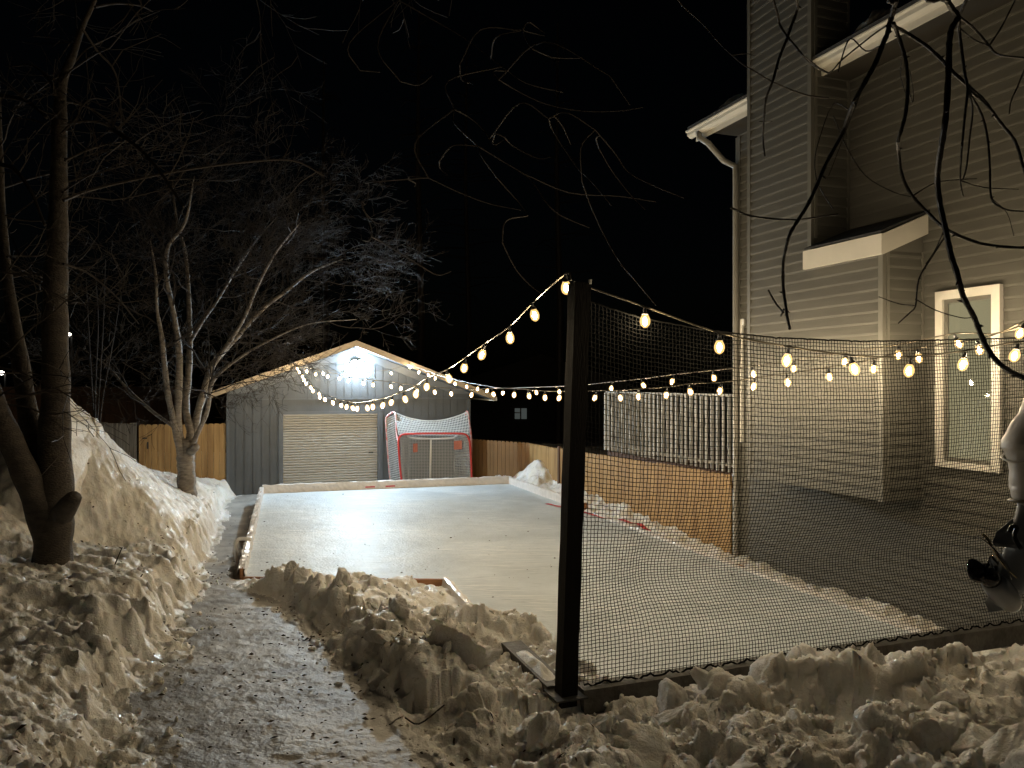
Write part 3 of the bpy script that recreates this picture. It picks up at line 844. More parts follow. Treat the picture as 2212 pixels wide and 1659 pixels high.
# gable frieze board
w = MB(); fz = .20
w.prism([Sp(0.0, .013, under(0) - .03), Sp(0.5, .013, under(.5) - fz), Sp(apx, .013, under(apx) - fz), Sp(apx, .013, under(apx)), Sp(0.0, .013, under(0))], SN * .05)
w.prism([Sp(apx, .013, under(apx) - fz), Sp(WS - .5, .013, under(WS - .5) - fz), Sp(WS, .013, under(WS) - .03), Sp(WS, .013, under(WS)), Sp(apx, .013, under(apx))], SN * .05)
w.build('frieze', 'frieze', shed)
# roof, fascia
for (a, b) in ((sl, apx), (sr, apx)):
    w = MB(); w.prism([Sp(a, OH - .03, roofz(a) - FH), Sp(b, OH - .03, roofz(b) - FH), Sp(b, OH - .03, roofz(b)), Sp(a, OH - .03, roofz(a))], SN * .03)
    w.build('fascia', 'fascia_cream', shed)
    w = MB(); w.prism([Sp(a, OH - .032, roofz(a) - FH + .02), Sp(b, OH - .032, roofz(b) - FH + .02), Sp(b, OH - .032, roofz(b) - .01), Sp(a, OH - .032, roofz(a) - .01)], -SN * 5.5)
    w.build('roof', 'shingle', shed)
    w = MB(); w.prism([Sp(a, OH - .034, roofz(a) - FH + .001), Sp(b, OH - .034, roofz(b) - FH + .001), Sp(b, OH - .034, roofz(b) - FH + .018), Sp(a, OH - .034, roofz(a) - FH + .018)], -SN * (OH - .05))
    w.build('soffit', 'shed_trim', shed)
for (s, sg) in ((sl - .10, 1), (sr, 1)):
    w = MB(); w.box(Sp(s, OH - .08, roofz(sl if s < 0 else sr) - .17), SE * .10, -SN * 5.3, UZ * .10); w.build('gutter', 'gutter', shed)
# roll-up door with ribs
w = MB(); n = 31; zz = np.linspace(-.28, zd - .06, n)
for i in range(n - 1):
    za_, zb2 = zz[i], zz[i + 1]; pr = .0
    w.prism([Sp(d0 + .06, -.06, za_), Sp(d0 + .06, -.048, za_ + .002), Sp(d0 + .06, -.020, za_ + .020), Sp(d0 + .06, -.016, zb2 - .020), Sp(d0 + .06, -.046, zb2 - .006), Sp(d0 + .06, -.06, zb2 - .005)], SE * (d1 - d0 - .12))
w.box(Sp(d0 + .06, -.06, zd - .06), SE * (d1 - d0 - .12), SN * .05, UZ * .05)
door = w.build('roll_up_door', 'door_cream', shed)
w = MB(); w.box(Sp(d1 - .28, -.024, zS(812, 978)), SE * .12, SN * .02, UZ * .025); w.build('handle', 'iron', door)
w = MB(); w.box(Sp(d0 - .05, .001, -.3), SE * .11, SN * .03, UZ * (zd + .3)); w.box(Sp(d1 - .06, .001, -.3), SE * .14, SN * .03, UZ * (zd + .3)); w.box(Sp(d0 + .06, .001, zd - .015), SE * (d1 - d0 - .12), SN * .03, UZ * .07)
w.build('door_frame', 'shed_trim', shed)
# twin head floodlight under the gable peak
sf, zf = sS(770), zS(770, 786)
fl = thing('floodlight', tuple(Sp(sf, .04, zf)), 'bright white twin floodlight under the shed gable peak', 'floodlight')
w = MB(); w.box(Sp(sf - .06, .014, zf - .05), SE * .12, SN * .045, UZ * .10); w.build('housing', 'white', fl)
for sg in (-1, 1):
    c = Sp(sf + sg * .075, .15, zf + .01); ax = SN * .97 + SE * sg * .22 - UZ * .16; ax /= np.linalg.norm(ax)
    w = MB(); w.lathe([(.03, -.08), (.06, -.05), (.080, 0.0)], c, ax, 16); hd = w.build('lamp_head', 'white', fl, smooth=True)
    w = MB(); w.lathe([(.079, .003), (.074, .022), (.052, .042), (.0, .052)], c, ax, 14); w.build('led_lens', 'flood', hd)

# ---------------------------------------------------------------- fences
def pickets(mb, a, b, top, bot, wd=0.14, th=0.018, n=None, seed=0, ragged=0.0, dog=.03):
    a = np.array([*a, 0.0]); b = np.array([*b, 0.0]); d = b - a; Ln = np.linalg.norm(d); d /= Ln
    nn = np.array([d[1], -d[0], 0]) if n is None else n
    k = max(1, int(round(Ln / wd))); wd = Ln / k
    r = random.Random(seed)
    for i in range(k):
        t = (i + .5) / k
        zt = (top(t) if callable(top) else top) + r.uniform(-1, 1) * ragged
        zb = bot(t) if callable(bot) else bot
        off = r.uniform(0, .004)
        p = a + d * (i * wd + .002) + nn * off; ww = wd - .006
        mb.prism([p + UZ * zb, p + d * ww + UZ * zb, p + d * ww + UZ * (zt - dog), p + d * (ww - dog) + UZ * zt, p + d * dog + UZ * zt, p + UZ * (zt - dog)], nn * th)
    return mb


# shed front line runs on to the left as gate and weathered fence
def fl_pt(px): return Sp(sS(px, -.05), -.05, 0)[:2]
gate = thing('fence_gate', tuple([*fl_pt(395), -.25]), 'new orange cedar gate between the shed and the weathered fence', 'gate')
w = MB(); pickets(w, fl_pt(300), fl_pt(488), 1.50, -.30, seed=3); w.build('picket_panel', 'cedar', gate)
w = MB(); pa = fl_pt(318); w.box(np.array([*pa, zS(318, 955)]) + SN * .02, SE * .03, SN * .02, UZ * -.16)
w.build('latch', 'iron', gate)
w = MB(); w.box(np.array([*fl_pt(308), zS(318, 948)]) + SN * .02, SE * .10, SN * .018, UZ * .03); w.build('hinge', 'iron', gate)
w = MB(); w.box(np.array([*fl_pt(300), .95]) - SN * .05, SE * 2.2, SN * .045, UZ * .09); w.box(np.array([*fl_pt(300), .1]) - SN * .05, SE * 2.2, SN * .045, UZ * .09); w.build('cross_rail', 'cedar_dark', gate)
wfz = thing('weathered_fence', tuple([*fl_pt(160), -.25]), 'old grey weathered board fence left of the cedar gate', 'fence')
w = MB(); pickets(w, fl_pt(-420), fl_pt(296), lambda t: 1.52 + .03 * math.sin(t * 9), -.30, wd=.15, seed=5, ragged=.018, dog=.008); w.build('board_panel', 'grey_wood', wfz)
w = MB(); w.box(np.array([*fl_pt(-420), .3]) - SN * .06, SE * 5.5, SN * .055, UZ * .09); w.build('cross_rail', 'grey_wood', wfz)

FC = np.array([0.47, 19.9]); FS = Sp(WS + .02, -.9, 0)[:2]; FH_ = Wp(-.12, .02, 0)[:2]
cf = thing('cedar_fence', tuple([*((FC + FS) / 2), -.25]), 'short brown cedar fence closing the yard behind the hockey goal', 'fence', 'cedar fences')
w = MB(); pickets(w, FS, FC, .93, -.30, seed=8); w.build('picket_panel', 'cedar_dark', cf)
cf2 = thing('cedar_fence', tuple([*((FC + FH_) / 2), -.25]), 'long golden cedar picket fence from the corner to the house downspout', 'fence', 'cedar fences')
w = MB(); pickets(w, FC + np.array([.0, -.03]), FH_, lambda t: .92 + .18 * t + .02 * math.floor(t * 4), -.30, seed=9, wd=.135); w.build('picket_panel', 'cedar', cf2)
w = MB()
dF = np.array([*(FH_ - FC), 0]); LF = np.linalg.norm(dF); dF /= LF; nF = np.array([-dF[1], dF[0], 0])
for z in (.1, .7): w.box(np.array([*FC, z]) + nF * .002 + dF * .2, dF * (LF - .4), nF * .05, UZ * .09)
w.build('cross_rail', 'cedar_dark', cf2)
gp = G(1212, 1000, .55)
k = (1211 - CX) / F; tt = (k * FC[1] - FC[0]) / (dF[0] - k * dF[1])
w = MB(); c = np.array([*FC, 0]) + dF * (tt - .05)
w.box(c - UZ * .3 - nF * .06, dF * .10, nF * .055, UZ * 1.32); w.build('post', 'brown_wood', cf2)

# neighbouring wooden building on the left, and faint things far behind
nbx = thing('neighbour_garage', (-11.5, 24, -.4), 'dark brown wooden building wall behind the weathered fence', 'garage')
w = MB(); e0 = np.array([-19, 20.6, 0]); e1 = np.array([-7.7, 24.7, 0]); dd = (e1 - e0) / np.linalg.norm(e1 - e0); ln = np.linalg.norm(e1 - e0); nn = np.array([dd[1], -dd[0], 0])
kk = int(ln / .30)
for i in range(kk): w.box(e0 + dd * (i * ln / kk) - UZ * .4, dd * (ln / kk - .015), nn * .03, UZ * 2.6)
w.box(e0 - UZ * .4 - nn * .002, dd * ln, -nn * 3.0, UZ * 2.6)
w.build('wall', 'brown_wood', nbx)
w = MB(); w.box(e0 + UZ * 2.2 + nn * .2, dd * ln, -nn * 3.6, UZ * .16); w.build('roof', 'brown_wood', nbx)
fh = thing('distant_house', (1.5, 41, -.4), 'unlit house far behind the fence with one dim window', 'house')
w = MB(); w.box((-3, 40, -.5), (9, 0, 0), (0, 5, 0), (0, 0, 2.9)); w.prism([(-3.3, 39.8, 2.4), (6.3, 39.8, 2.4), (1.5, 39.8, 4.0)], (0, 5.4, 0)); w.build('wall', 'concrete', fh)
p = Q(1112, 905, 39.9); w = MB(); w.box(p, (.62, 0, 0), (0, .08, 0), (0, 0, .55)); wn = w.build('window', 'dim_window', fh)
w = MB(); w.box(p + np.array([.27, -.02, 0]), (.07, 0, 0), (0, .018, 0), (0, 0, .55)); w.box(p + np.array([0, -.02, .3]), (.26, 0, 0), (0, .018, 0), (0, 0, .05)); w.build('mullion', 'black', wn)
for (px, py, d, sz, lab) in ((148, 723, 42, .14, 'tiny lit street lamp seen beside the leaning tree trunk'), (3, 806, 40, .16, 'tiny lit lamp low at the edge of the neighbouring garage roof')):
    p = Q(px, py, d)
    t = thing('street_lamp', (p[0], d, -.4), lab, 'street lamp', 'distant lamps')
    w = MB(); w.tube([(p[0], d + .3, -.5), (p[0], d + .3, p[2]), (p[0], d + .1, p[2] + .12)], .05, 6); w.build('pole', 'iron', t)
    w = MB(); w.lathe([(.02, -.1), (sz, -.02), (sz, .04), (.03, .12)], p, (0, 0, 1), 10); w.build('lamp', 'far_lamp', t)
for i, (px, d, r, lab) in enumerate(((905, 30, .15, 'faint straight trunk rising behind the shed roof ridge'), (1008, 33, .13, 'thin dim trunk behind the right slope of the shed roof'), (1205, 31, .16, 'faint trunk behind the top of the netting post'), (700, 34, .14, 'dim trunk behind the twiggy pale tree crown'))):
    x = (px - CX) / F * d
    t = thing('tall_tree', (x, d, -.4), lab, 'tree', 'dark trees far behind the shed')
    w = MB(); w.tube([(x, d, -.5), (x + .1, d, 5), (x - .05, d, 11), (x, d, 17)], [r, r * .9, r * .6, .03], 8); w.build('trunk', 'dark_twig', t)
    w = MB(); r_ = random.Random(i)
    for kk in range(60):
        z = r_.uniform(6, 16.5); a = r_.uniform(0, 6.28); l = (17.5 - z) * .22 + .3
        w.tube([(x, d, z), (x + math.cos(a) * l * .6, d + math.sin(a) * l * .6, z + .1), (x + math.cos(a) * l, d + math.sin(a) * l, z - .25)], [.025, .015, .005], 3)
    w.build('crown', 'dark_twig', t)

# ---------------------------------------------------------------- hockey goal
goal = thing('hockey_goal', tuple(Q(930, 1045, 19.1) * [1, 1, 0] - UZ * .25), 'red framed hockey goal with white netting against the shed', 'hockey goal')
# the mouth stands square to the shed front; the taller back frame leans on the wall
def gp_(px, py, d): return Q(px, py, d)
DF = 19.05
arch = [gp_(869, 1060, DF), gp_(868, 1041, DF), gp_(864, 1007, DF), gp_(861, 966, DF), gp_(861, 951, DF + .02), gp_(865, 942, DF + .04), gp_(876, 938, DF + .06), gp_(929, 936.5, DF + .15),
        gp_(987, 936.5, DF + .25), gp_(1004, 938, DF + .3), gp_(1012, 946, DF + .3), gp_(1016, 966, DF + .3), gp_(1019, 1036, DF + .3), gp_(1019, 1058, DF + .3)]
w = MB(); w.tube(spline(arch, 4), .026, 8); w.build('mouth_frame', 'red', goal, smooth=True)
DBk = 19.55
lo = [gp_(844, 1050, DBk - .1), gp_(839, 991, DBk), gp_(834.5, 924, DBk), gp_(834, 904, DBk), gp_(840, 896, DBk), gp_(850, 890, DBk)]
li = [gp_(850, 890, DBk), gp_(855, 898, DBk - .1), gp_(857, 939, DBk - .2), gp_(861, 955, DF + .05)]
ro = [gp_(1004, 897, DBk + .4), gp_(1010, 889, DBk + .4), gp_(1014, 916, DBk + .3), gp_(1018, 948, DBk + .1), gp_(1017, 1040, DF + .5)]
for pts in (lo, li, ro):
    w = MB(); w.tube(spline(pts, 4), .024, 7); w.build('back_frame', 'lace', goal, smooth=True)
w = MB(); w.tube(spline([gp_(844, 1047, DBk - .1), gp_(856, 1046, DF + .2), gp_(868, 1041, DF + .02)], 4), .028, 7); w.build('base_tube', 'red', goal, smooth=True)
w = MB(); w.tube(spline([gp_(880, 938, DF + .3), gp_(886, 945, DF + .45), gp_(930, 948, DF + .5), gp_(975, 946.5, DF + .55), gp_(983, 944, DF + .5), gp_(988, 938.5, DF + .4)], 4), .026, 7); w.tube([gp_(931, 948, DF + .5), gp_(930, 1000, DF + .5), gp_(929, 1052, DF + .5)], .026, 7)
w.build('back_bar', 'pvc', goal, smooth=True)


def net_quad(mb, c00, c10, c11, c01, nu, nv, r, sag=0, seed=0, wave=.0, topcurve=None, sides=3):
    """threads on a bilinear patch; c00-c10 is the u edge"""
    c = [np.asarray(t, float) for t in (c00, c10, c11, c01)]
    nrm = np.cross(c[1] - c[0], c[3] - c[0]); nrm /= np.linalg.norm(nrm)
    def pt(u, v):
        p = (1 - u) * (1 - v) * c[0] + u * (1 - v) * c[1] + u * v * c[2] + (1 - u) * v * c[3]
        p = p + nrm * (sag * 4 * u * (1 - u) * 4 * v * (1 - v) * .25 + wave * math.sin(9 * u + 5 * v + seed) * math.sin(7 * v + seed))
        if topcurve: p = p - UZ * topcurve * v * 4 * u * (1 - u)
        return p
    for i in range(nu + 1):
        mb.tube([pt(i / nu, j / 8) for j in range(9)], r, sides, cap=False)
    for j in range(nv + 1):
        mb.tube([pt(i / 8, j / nv) for i in range(9)], r, sides, cap=False)
    return mb


tr = .0075
w = MB(); net_quad(w, gp_(862, 939, DF + .1), gp_(1014, 941, DF + .3), gp_(1010, 890, DBk + .4), gp_(853, 892, DBk), 46, 8, tr, topcurve=.22, wave=.01)
w.tube([(1 - u) * gp_(853, 892, DBk) + u * gp_(1010, 890, DBk + .4) - UZ * .22 * 4 * u * (1 - u) for u in np.linspace(0, 1, 17)], .018, 5)
w.build('top_net', 'cord', goal)
w = MB(); net_quad(w, gp_(844, 1046, DBk - .1), gp_(866, 1041, DF + .05), gp_(854, 895, DBk - .05), gp_(835, 905, DBk), 9, 30, tr, wave=.01); w.build('side_net', 'cord', goal)
w = MB(); net_quad(w, gp_(884, 1050, DF + .6), gp_(982, 1050, DF + .75), gp_(982, 940, DF + .7), gp_(884, 940, DF + .6), 30, 34, tr, sag=.12, wave=.015); w.build('back_net', 'cord', goal)
w = MB(); net_quad(w, gp_(868, 1046, DF + .02), gp_(884, 1050, DF + .6), gp_(884, 940, DF + .6), gp_(865, 942, DF + .05), 9, 32, tr, wave=.012); w.build('inner_net', 'cord', goal); w = MB(); net_quad(w, gp_(982, 1050, DF + .75), gp_(1018, 1046, DF + .32), gp_(1012, 944, DF + .32), gp_(982, 940, DF + .7), 13, 30, tr, wave=.03, seed=2); w.build('inner_net', 'cord', goal)
for (px, py, wx_, d) in ((989, 962, .20, DF + .42), (897, 968, .11, DF + .46)):
    p = gp_(px, py, d); w = MB(); w.box(p + np.array([-wx_ / 2, 0, -.11]), (wx_, .03, .01), (0, .012, 0), (.0, .0, .22)); w.build('shooting_target', 'target', goal)

# ---------------------------------------------------------------- netting post, beam and net
PZ = 0.36
pb = Q(1222, 1490, 5.02); ptop = Q(1252, 612, 5.02)
post = thing('netting_post', (pb[0], pb[1], PZ), 'dark square timber post carrying the black netting', 'post')
hw_ = .056
e1_ = np.array([CT, ST, 0]); e2_ = np.array([-ST, CT, 0])
ax = ptop - np.array([pb[0], pb[1], PZ])
w = MB(); o_ = np.array([pb[0], pb[1], PZ])
n = 14
ring = []
for i in range(n):
    t = i / (n - 1); c = o_ + ax * t; k = hw_ * (1 + .03 * math.sin(i * 2.1))
    ring.append([c - e1_ * k - e2_ * k, c + e1_ * k - e2_ * k, c + e1_ * k + e2_ * k, c - e1_ * k + e2_ * k])
V = np.array(ring).reshape(-1, 3)
fs = [(i * 4 + k, i * 4 + (k + 1) % 4, (i + 1) * 4 + (k + 1) % 4, (i + 1) * 4 + k) for i in range(n - 1) for k in range(4)] + [(3, 2, 1, 0), tuple(4 * (n - 1) + k for k in range(4))]
w.add(V, fs); w.build('upright', 'post', post)
w = MB(); w.box(o_ - e1_ * .11 - e2_ * .11 + UZ * .06, e1_ * .22, e2_ * .22, UZ * .012); w.build('base_plate', 'iron', post)
w = MB(); s_ = o_ + e2_ * .10 - e1_ * .09
w.box(s_ + UZ * -.06, e2_ * .92, e1_ * .16, UZ * .15); w.build('foot_beam', 'beam', post)
w = MB(); q = s_ + UZ * .088
P = np.zeros((9, 16, 3))
for i in range(9):
    for j in range(16):
        u, v = i / 8, j / 15
        P[i, j] = q + e1_ * (.02 + .11 * u) + e2_ * (.08 + .62 * v) + UZ * (.001 + max(0, .03 * math.sin(math.pi * u) * math.sin(math.pi * v) * (1 + .9 * float(vnoise(np.array(u * 4), np.array(v * 9), 3)))))
w.grid(P); w.build('foot_snow', 'snow_clean', post, smooth=True)
w = MB(); w.tube([ptop + e1_ * .05 + e2_ * -.05 - UZ * .01, ptop + e1_ * .05 - e2_ * .05 + UZ * .02], .012, 6); w.build('hook', 'pvc', post)
blk = Q(1086, 1416, 5.9)
tag(MB().box(blk + np.array([-.05, -.04, -.16]), e1_ * .10, e2_ * .12, UZ * .19).build('timber_block', 'beam'), 'small dark timber block sticking from snow left of the post foot', 'timber block')
beam = MB(); bs_ = np.array([*BP, .30]) + e1_ * .10
beam.box(bs_ - e2_ * .07, e1_ * 5.6, e2_ * .14, UZ * .16)
tag(beam.build('timber_beam', 'beam'), 'long dark timber beam lying under the netting at the rink end', 'beam')

# net: a sheet of knotted cords hung from a top rope, billowing low down
def net_top(t):
    """t metres from the post along the beam -> height of the top rope"""
    pts = [(0, 3.02), (.46, 2.90), (.98, 2.83), (1.6, 2.785), (2.4, 2.775), (3.2, 2.80), (4.2, 2.84), (5.4, 2.95)]
    return float(np.interp(t, [p[0] for p in pts], [p[1] for p in pts]))


NL = 5.35
def net_pt(t, v):
    """v: 0 top .. 1 bottom"""
    zt = net_top(t); zb = .47
    g = v + .085 * math.sin(math.pi * v) ** 2 * (.5 + .5 * math.exp(-((t - 1.0) / 2.0) ** 2))
    z = zt + (zb - zt) * g
    k = min(1.0, t / .6)
    bil = k * .34 * math.exp(-((v - .74) / .24) ** 2) * (1 - v ** 6) * (.55 + .45 * math.sin(t * .8 + .3)) + .05 * k * math.sin(t * 1.3 + v * 2) * math.sin(math.pi * v)
    shift = .05 * math.sin(math.pi * v) * math.sin(t * .8 + 2.0 * v) + .08 * math.exp(-((v - .86) / .14) ** 2) * math.exp(-((t - .9) / 1.0) ** 2)
    tt = max(0.0, t + shift * k)
    p = np.array([*BP, 0]) + e1_ * (.075 + tt) + e2_ * (.0 + bil) + UZ * z
    return p


net = thing('safety_net', (BP[0] + 2.4, BP[1] + .9, .45), 'black mesh safety net hanging between post and house', 'net')
NU, NV = int(NL / .028), 92
GT = np.zeros((NU + 1, NV + 1, 3))
for i in range(NU + 1):
    for j in range(NV + 1):
        GT[i, j] = net_pt(NL * i / NU, j / NV)
JT = RNG.normal(0, .0014, GT.shape); GT = GT + JT
w = MB()
for i in range(NU + 1): w.tube(GT[i], .0026, 3, cap=False)
for j in range(1, NV): w.tube(GT[:, j], .0026, 3, cap=False)
w.build('mesh', 'net', net)
w = MB(); w.tube(GT[:, 0], .006, 5); w.build('top_rope', 'net', net)
w = MB()
bp_ = [GT[i, NV] + np.array([0, -.01, .012 * math.sin(i * 1.1) + .008 * math.sin(i * 2.7)]) for i in range(2, NU + 1)]
w.tube(bp_, .007, 5); w.build('bottom_rope', 'net', net)

# ---------------------------------------------------------------- string lights
bulb_me = None
def bulb_mesh():
    g_ = MB(); g_.lathe([(.014, 0.0), (.024, -.013), (.033, -.034), (.035, -.055), (.028, -.078), (.014, -.091), (.0, -.096)], (0, 0, 0), (0, 0, 1), 10)
    c_ = MB(); c_.lathe([(.005, -.022), (.014, -.038), (.016, -.056), (.011, -.070), (.003, -.080)], (0, 0, 0), (0, 0, 1), 5)
    s_ = MB(); s_.lathe([(.005, .040), (.011, .036), (.013, .010), (.024, .0), (.023, -.004), (.010, -.003)], (0, 0, 0), (0, 0, 1), 8)  # socket; its flared skirt is added to block light going upward
    return g_, c_, s_


PROTO = None
def string_light(label, pts, ends, flat=False):
    """pts: bulb centres in the world; ends: extra cable points before and after"""
    global PROTO
    r0 = ends[0]
    t = thing('string_light', tuple(float(q) for q in r0), label, 'string lights', 'strings of warm bulbs')
    if PROTO is None:
        g_, c_, s_ = bulb_mesh()
        PROTO = []
        for mb, nm, m in ((g_, 'bulb', 'glow_glass'), (c_, 'filament', 'glow_core'), (s_, 'socket', 'black')):
            V = np.vstack(mb.v); me = bpy.data.meshes.new(nm); me.from_pydata(V.tolist(), [], mb.f); me.materials.append(M[m])
            if nm == 'bulb': me.polygons.foreach_set('use_smooth', [True] * len(me.polygons))
            PROTO.append((nm, me))
    cab = [ends[0]]
    rr = random.Random(len(label))
    for p in pts:
        q = p + UZ * .055
        top = q + UZ * .048
        b = bpy.data.objects.new('bulb', PROTO[0][1]); COL.objects.link(b); b.parent = t
        b.location = Vector(q - np.array(t['_o'][:])); b.rotation_euler = (rr.uniform(-.35, .35), rr.uniform(-.35, .35), rr.uniform(0, 6))
        for nm, me in PROTO[1:]:
            c = bpy.data.objects.new(nm, me); COL.objects.link(c); c.parent = b
        cab.append(top)
    cab += ends[1:]
    w = MB(); w.tube(spline(cab, 3), .0065, 5); w.build('cable', 'cable', t)
    return t


def on_line(px, py, a, b):
    """the point of the photo ray (px, py) over the plan line a-b"""
    k = (px - CX) / F; d = b - a
    s = (k * a[1] - a[0]) / (d[0] - k * d[1]); y = a[1] + s * d[1]
    return Q(px, py, y)


aL = Sp(sS(637, OH + .02), OH + .04, 0)[:2]; aR = Sp(sS(885, OH + .02), OH + .04, 0)[:2]
pT = ptop[:2] + e2_[:2] * .09 - e1_[:2] * .02
hE = np.array([4.56, 5.62]); hE2 = np.array([4.48, 5.58])
A_ = [(641, 797), (646, 805), (654, 814), (657, 822), (663, 830), (670, 838), (676, 845), (688, 853), (691, 859), (702, 864), (718, 871), (736, 877), (750, 880), (760, 883), (772, 884), (793, 883), (805, 880), (829, 877), (847, 871), (873, 864), (898, 853), (922, 837), (967, 820), (1004, 797), (1045, 769), (1101, 733), (1152, 683), (1222, 624)]
string_light('drooping bulb string from the shed eave up to the netting post top', [on_line(x, y, aL, pT) for x, y in A_], [on_line(637, 790, aL, pT), np.array([*pT, ptop[2] + .03])])
C_ = [(661, 803), (682, 809), (708, 814), (733, 818), (754, 823), (784, 829), (806, 832), (843, 836), (866, 840), (901, 845), (938, 848), (974, 852), (1020, 854), (1064, 853), (1111, 854), (1142, 857), (1177, 860), (1210, 861), (1287, 861), (1338, 861), (1379, 858), (1440, 855), (1489, 848), (1557, 846), (1631, 837), (1700, 828), (1790, 816), (1888, 799), (1983, 776), (2113, 759), (2208, 723)]
aC = aL + np.array([0.03, 0.02])
string_light('long lower bulb string from the left shed eave across to the house', [on_line(x, y, aC, hE) for x, y in C_], [on_line(639, 794, aC, hE), np.array([*hE, 3.35])])
D_ = [(906, 805), (924, 811), (941, 818), (982, 830), (1007, 836), (1032, 841), (1054, 845), (1086, 850), (1157, 849), (1207, 848), (1264, 845), (1321, 840), (1387, 834), (1454, 826), (1541, 818), (1626, 810), (1715, 798), (1826, 783), (1941, 768), (2066, 745)]
string_light('long upper bulb string from the right shed eave across to the house', [on_line(x, y, aR, hE2) for x, y in D_], [on_line(885, 788, aR, hE2), on_line(2190, 712, aR, hE2), np.array([*hE2, 3.3])])
aC2 = aL + np.array([0.02, .06])
E_ = [(697, 808), (746, 811), (795, 811), (844, 807), (885, 794)]
string_light('short bulb string sagging across the shed gable under the floodlight', [on_line(x, y, aC2, aR) for x, y in E_], [on_line(640, 793, aC2, aR), on_line(889, 788, aC2, aR)])
B_ = [(1393, 696), (1554, 752), (1702, 781), (1841, 800), (1966, 803), (2083, 790), (2196, 771)]
bA, bB = pT + e1_[:2] * .02, np.array([4.1, 5.4])
string_light('nearest bulb string running behind the net from post top to house', [on_line(x, y, bA, bB) for x, y in B_], [np.array([*bA, ptop[2] + .02]), on_line(2330, 720, bA, bB), np.array([*bB, 2.95])])

# ---------------------------------------------------------------- trees
def branch(mb, p, d, ln, r, lvl, rng, bias, sides, kids, gnarl=.25):
    n = max(3, int(ln / (.12 if lvl > 1 else .2)))
    n = min(n, 9)
    pts = [p]; rad = [r]; dd = d / np.linalg.norm(d)
    for i in range(n):
        dd = dd + rng.normal(0, gnarl, 3) * .5 + bias * .10
        dd /= np.linalg.norm(dd)
        p = p + dd * ln / n
        pts.append(p); rad.append(max(r * (1 - (i + 1) / n * .75), .0026))
    mb.tube(pts, rad, sides, cap=False)
    if lvl <= 0: return
    for _ in range(kids[lvl]):
        t = rng.uniform(.2, 1.0); i = min(int(t * n), n - 1)
        q = pts[i] + (pts[i + 1] - pts[i]) * (t * n - i)
        dv = pts[i + 1] - pts[i]; dv /= np.linalg.norm(dv)
        side = rng.normal(0, 1, 3); side -= np.dot(side, dv) * dv; side /= np.linalg.norm(side)
        branch(mb, q, dv * .75 + side * rng.uniform(.45, .95), ln * rng.uniform(.38, .62), max(rad[i] * .6, .0035), lvl - 1, rng, bias, 3, kids, gnarl)


# pale many-stemmed tree beside the shed
T2D = 14.6
T2 = [  # pixel path, half widths in pixels, depth offset at the tip
    ([(404, 1090), (403, 1060), (402, 1010), (401, 985), (405, 950)], [24, 20, 18, 19, 15], 0),
    ([(405, 965), (411, 933), (401, 880), (407, 813), (410, 733), (407, 633), (400, 547), (380, 467), (372, 390)], [9, 8, 8, 7, 6, 5, 4, 3, 1], .5),
    ([(398, 1000), (387, 962), (370, 887), (360, 833), (350, 733), (339, 667), (337, 600), (325, 520)], [12, 8, 6, 6, 5, 3, 3, 1], -1.0),
    ([(406, 985), (418, 953), (427, 893), (443, 840), (460, 787), (507, 733), (567, 667), (613, 633), (673, 587), (740, 560)], [10, 8, 8, 8, 7, 6, 5, 4, 3, 1], .9),
    ([(410, 970), (428, 933), (448, 885), (458, 827), (500, 785), (573, 740), (667, 700), (770, 690)], [6, 5, 5, 4, 3, 2, 1.2, .6], -.9),
    ([(390, 955), (380, 927), (327, 887), (273, 837), (227, 787), (167, 747)], [5, 4, 4, 3, 2, 1], 1.2),
    ([(392, 960), (384, 910), (387, 767), (373, 667), (360, 600), (363, 533), (400, 480), (420, 380)], [9, 8, 7, 5, 5, 4, 3, 1], -1.2),
    ([(410, 740), (440, 690), (467, 653), (507, 587), (553, 520), (600, 467)], [4, 4, 3, 3, 2, 1], 1.6),
    ([(460, 790), (520, 700), (560, 610), (600, 540), (650, 480)], [5, 4, 3, 2, 1], -1.5),
]
b2 = Q(404, 1085, T2D)
tree2 = thing('bare_tree', tuple(b2), 'pale barked bare tree with several stems and a wide twiggy crown beside the shed', 'tree')
w = MB(); tw = MB(); rg = np.random.default_rng(21)
for si, (pp, ww, off) in enumerate(T2):
    n = len(pp); pts = [Q(x, y, T2D + off * (i / (n - 1))) for i, (x, y) in enumerate(pp)]
    sp = spline(pts, 5); rad = np.interp(np.linspace(0, n - 1, len(sp)), np.arange(n), np.array(ww) * T2D / F)
    rad = rad * (1 + .07 * np.sin(np.arange(len(sp)) * 1.9 + si))
    w.tube(sp, rad, 9 if si < 4 else 7)
    if si == 0: continue
    for _ in range(15 if si in (3, 4, 7, 8) else 9):
        t = rg.uniform(.32, 1.0); i = min(int(t * (len(sp) - 1)), len(sp) - 2)
        dv = sp[i + 1] - sp[i]; dv /= np.linalg.norm(dv)
        side = rg.normal(0, 1, 3); side -= np.dot(side, dv) * dv; side /= np.linalg.norm(side)
        right = np.array([.30, 0, .0])
        branch(tw, sp[i], dv * .6 + side * .9 + right, rg.uniform(1.0, 2.0), max(rad[i] * .42, .009), 3, rg, np.array([.45, -.22, .30]) if si in (3, 4, 7, 8, 1) else np.array([-.3, 0, .3]), 4, [0, 5, 5, 5], .38)
w.tube(spline([Q(412, 975, T2D - .1), Q(421, 968, T2D - .25), Q(424, 962, T2D - .35)], 3), [.09, .085, .07, .075, .07, .06, .045][:len(spline([0, 1, 2, 3][:3] and [Q(0, 0, 1)] * 3, 3))], 9)
w.build('trunk', 'pale_bark', tree2, smooth=True)
tw.build('crown', 'twig', tree2)

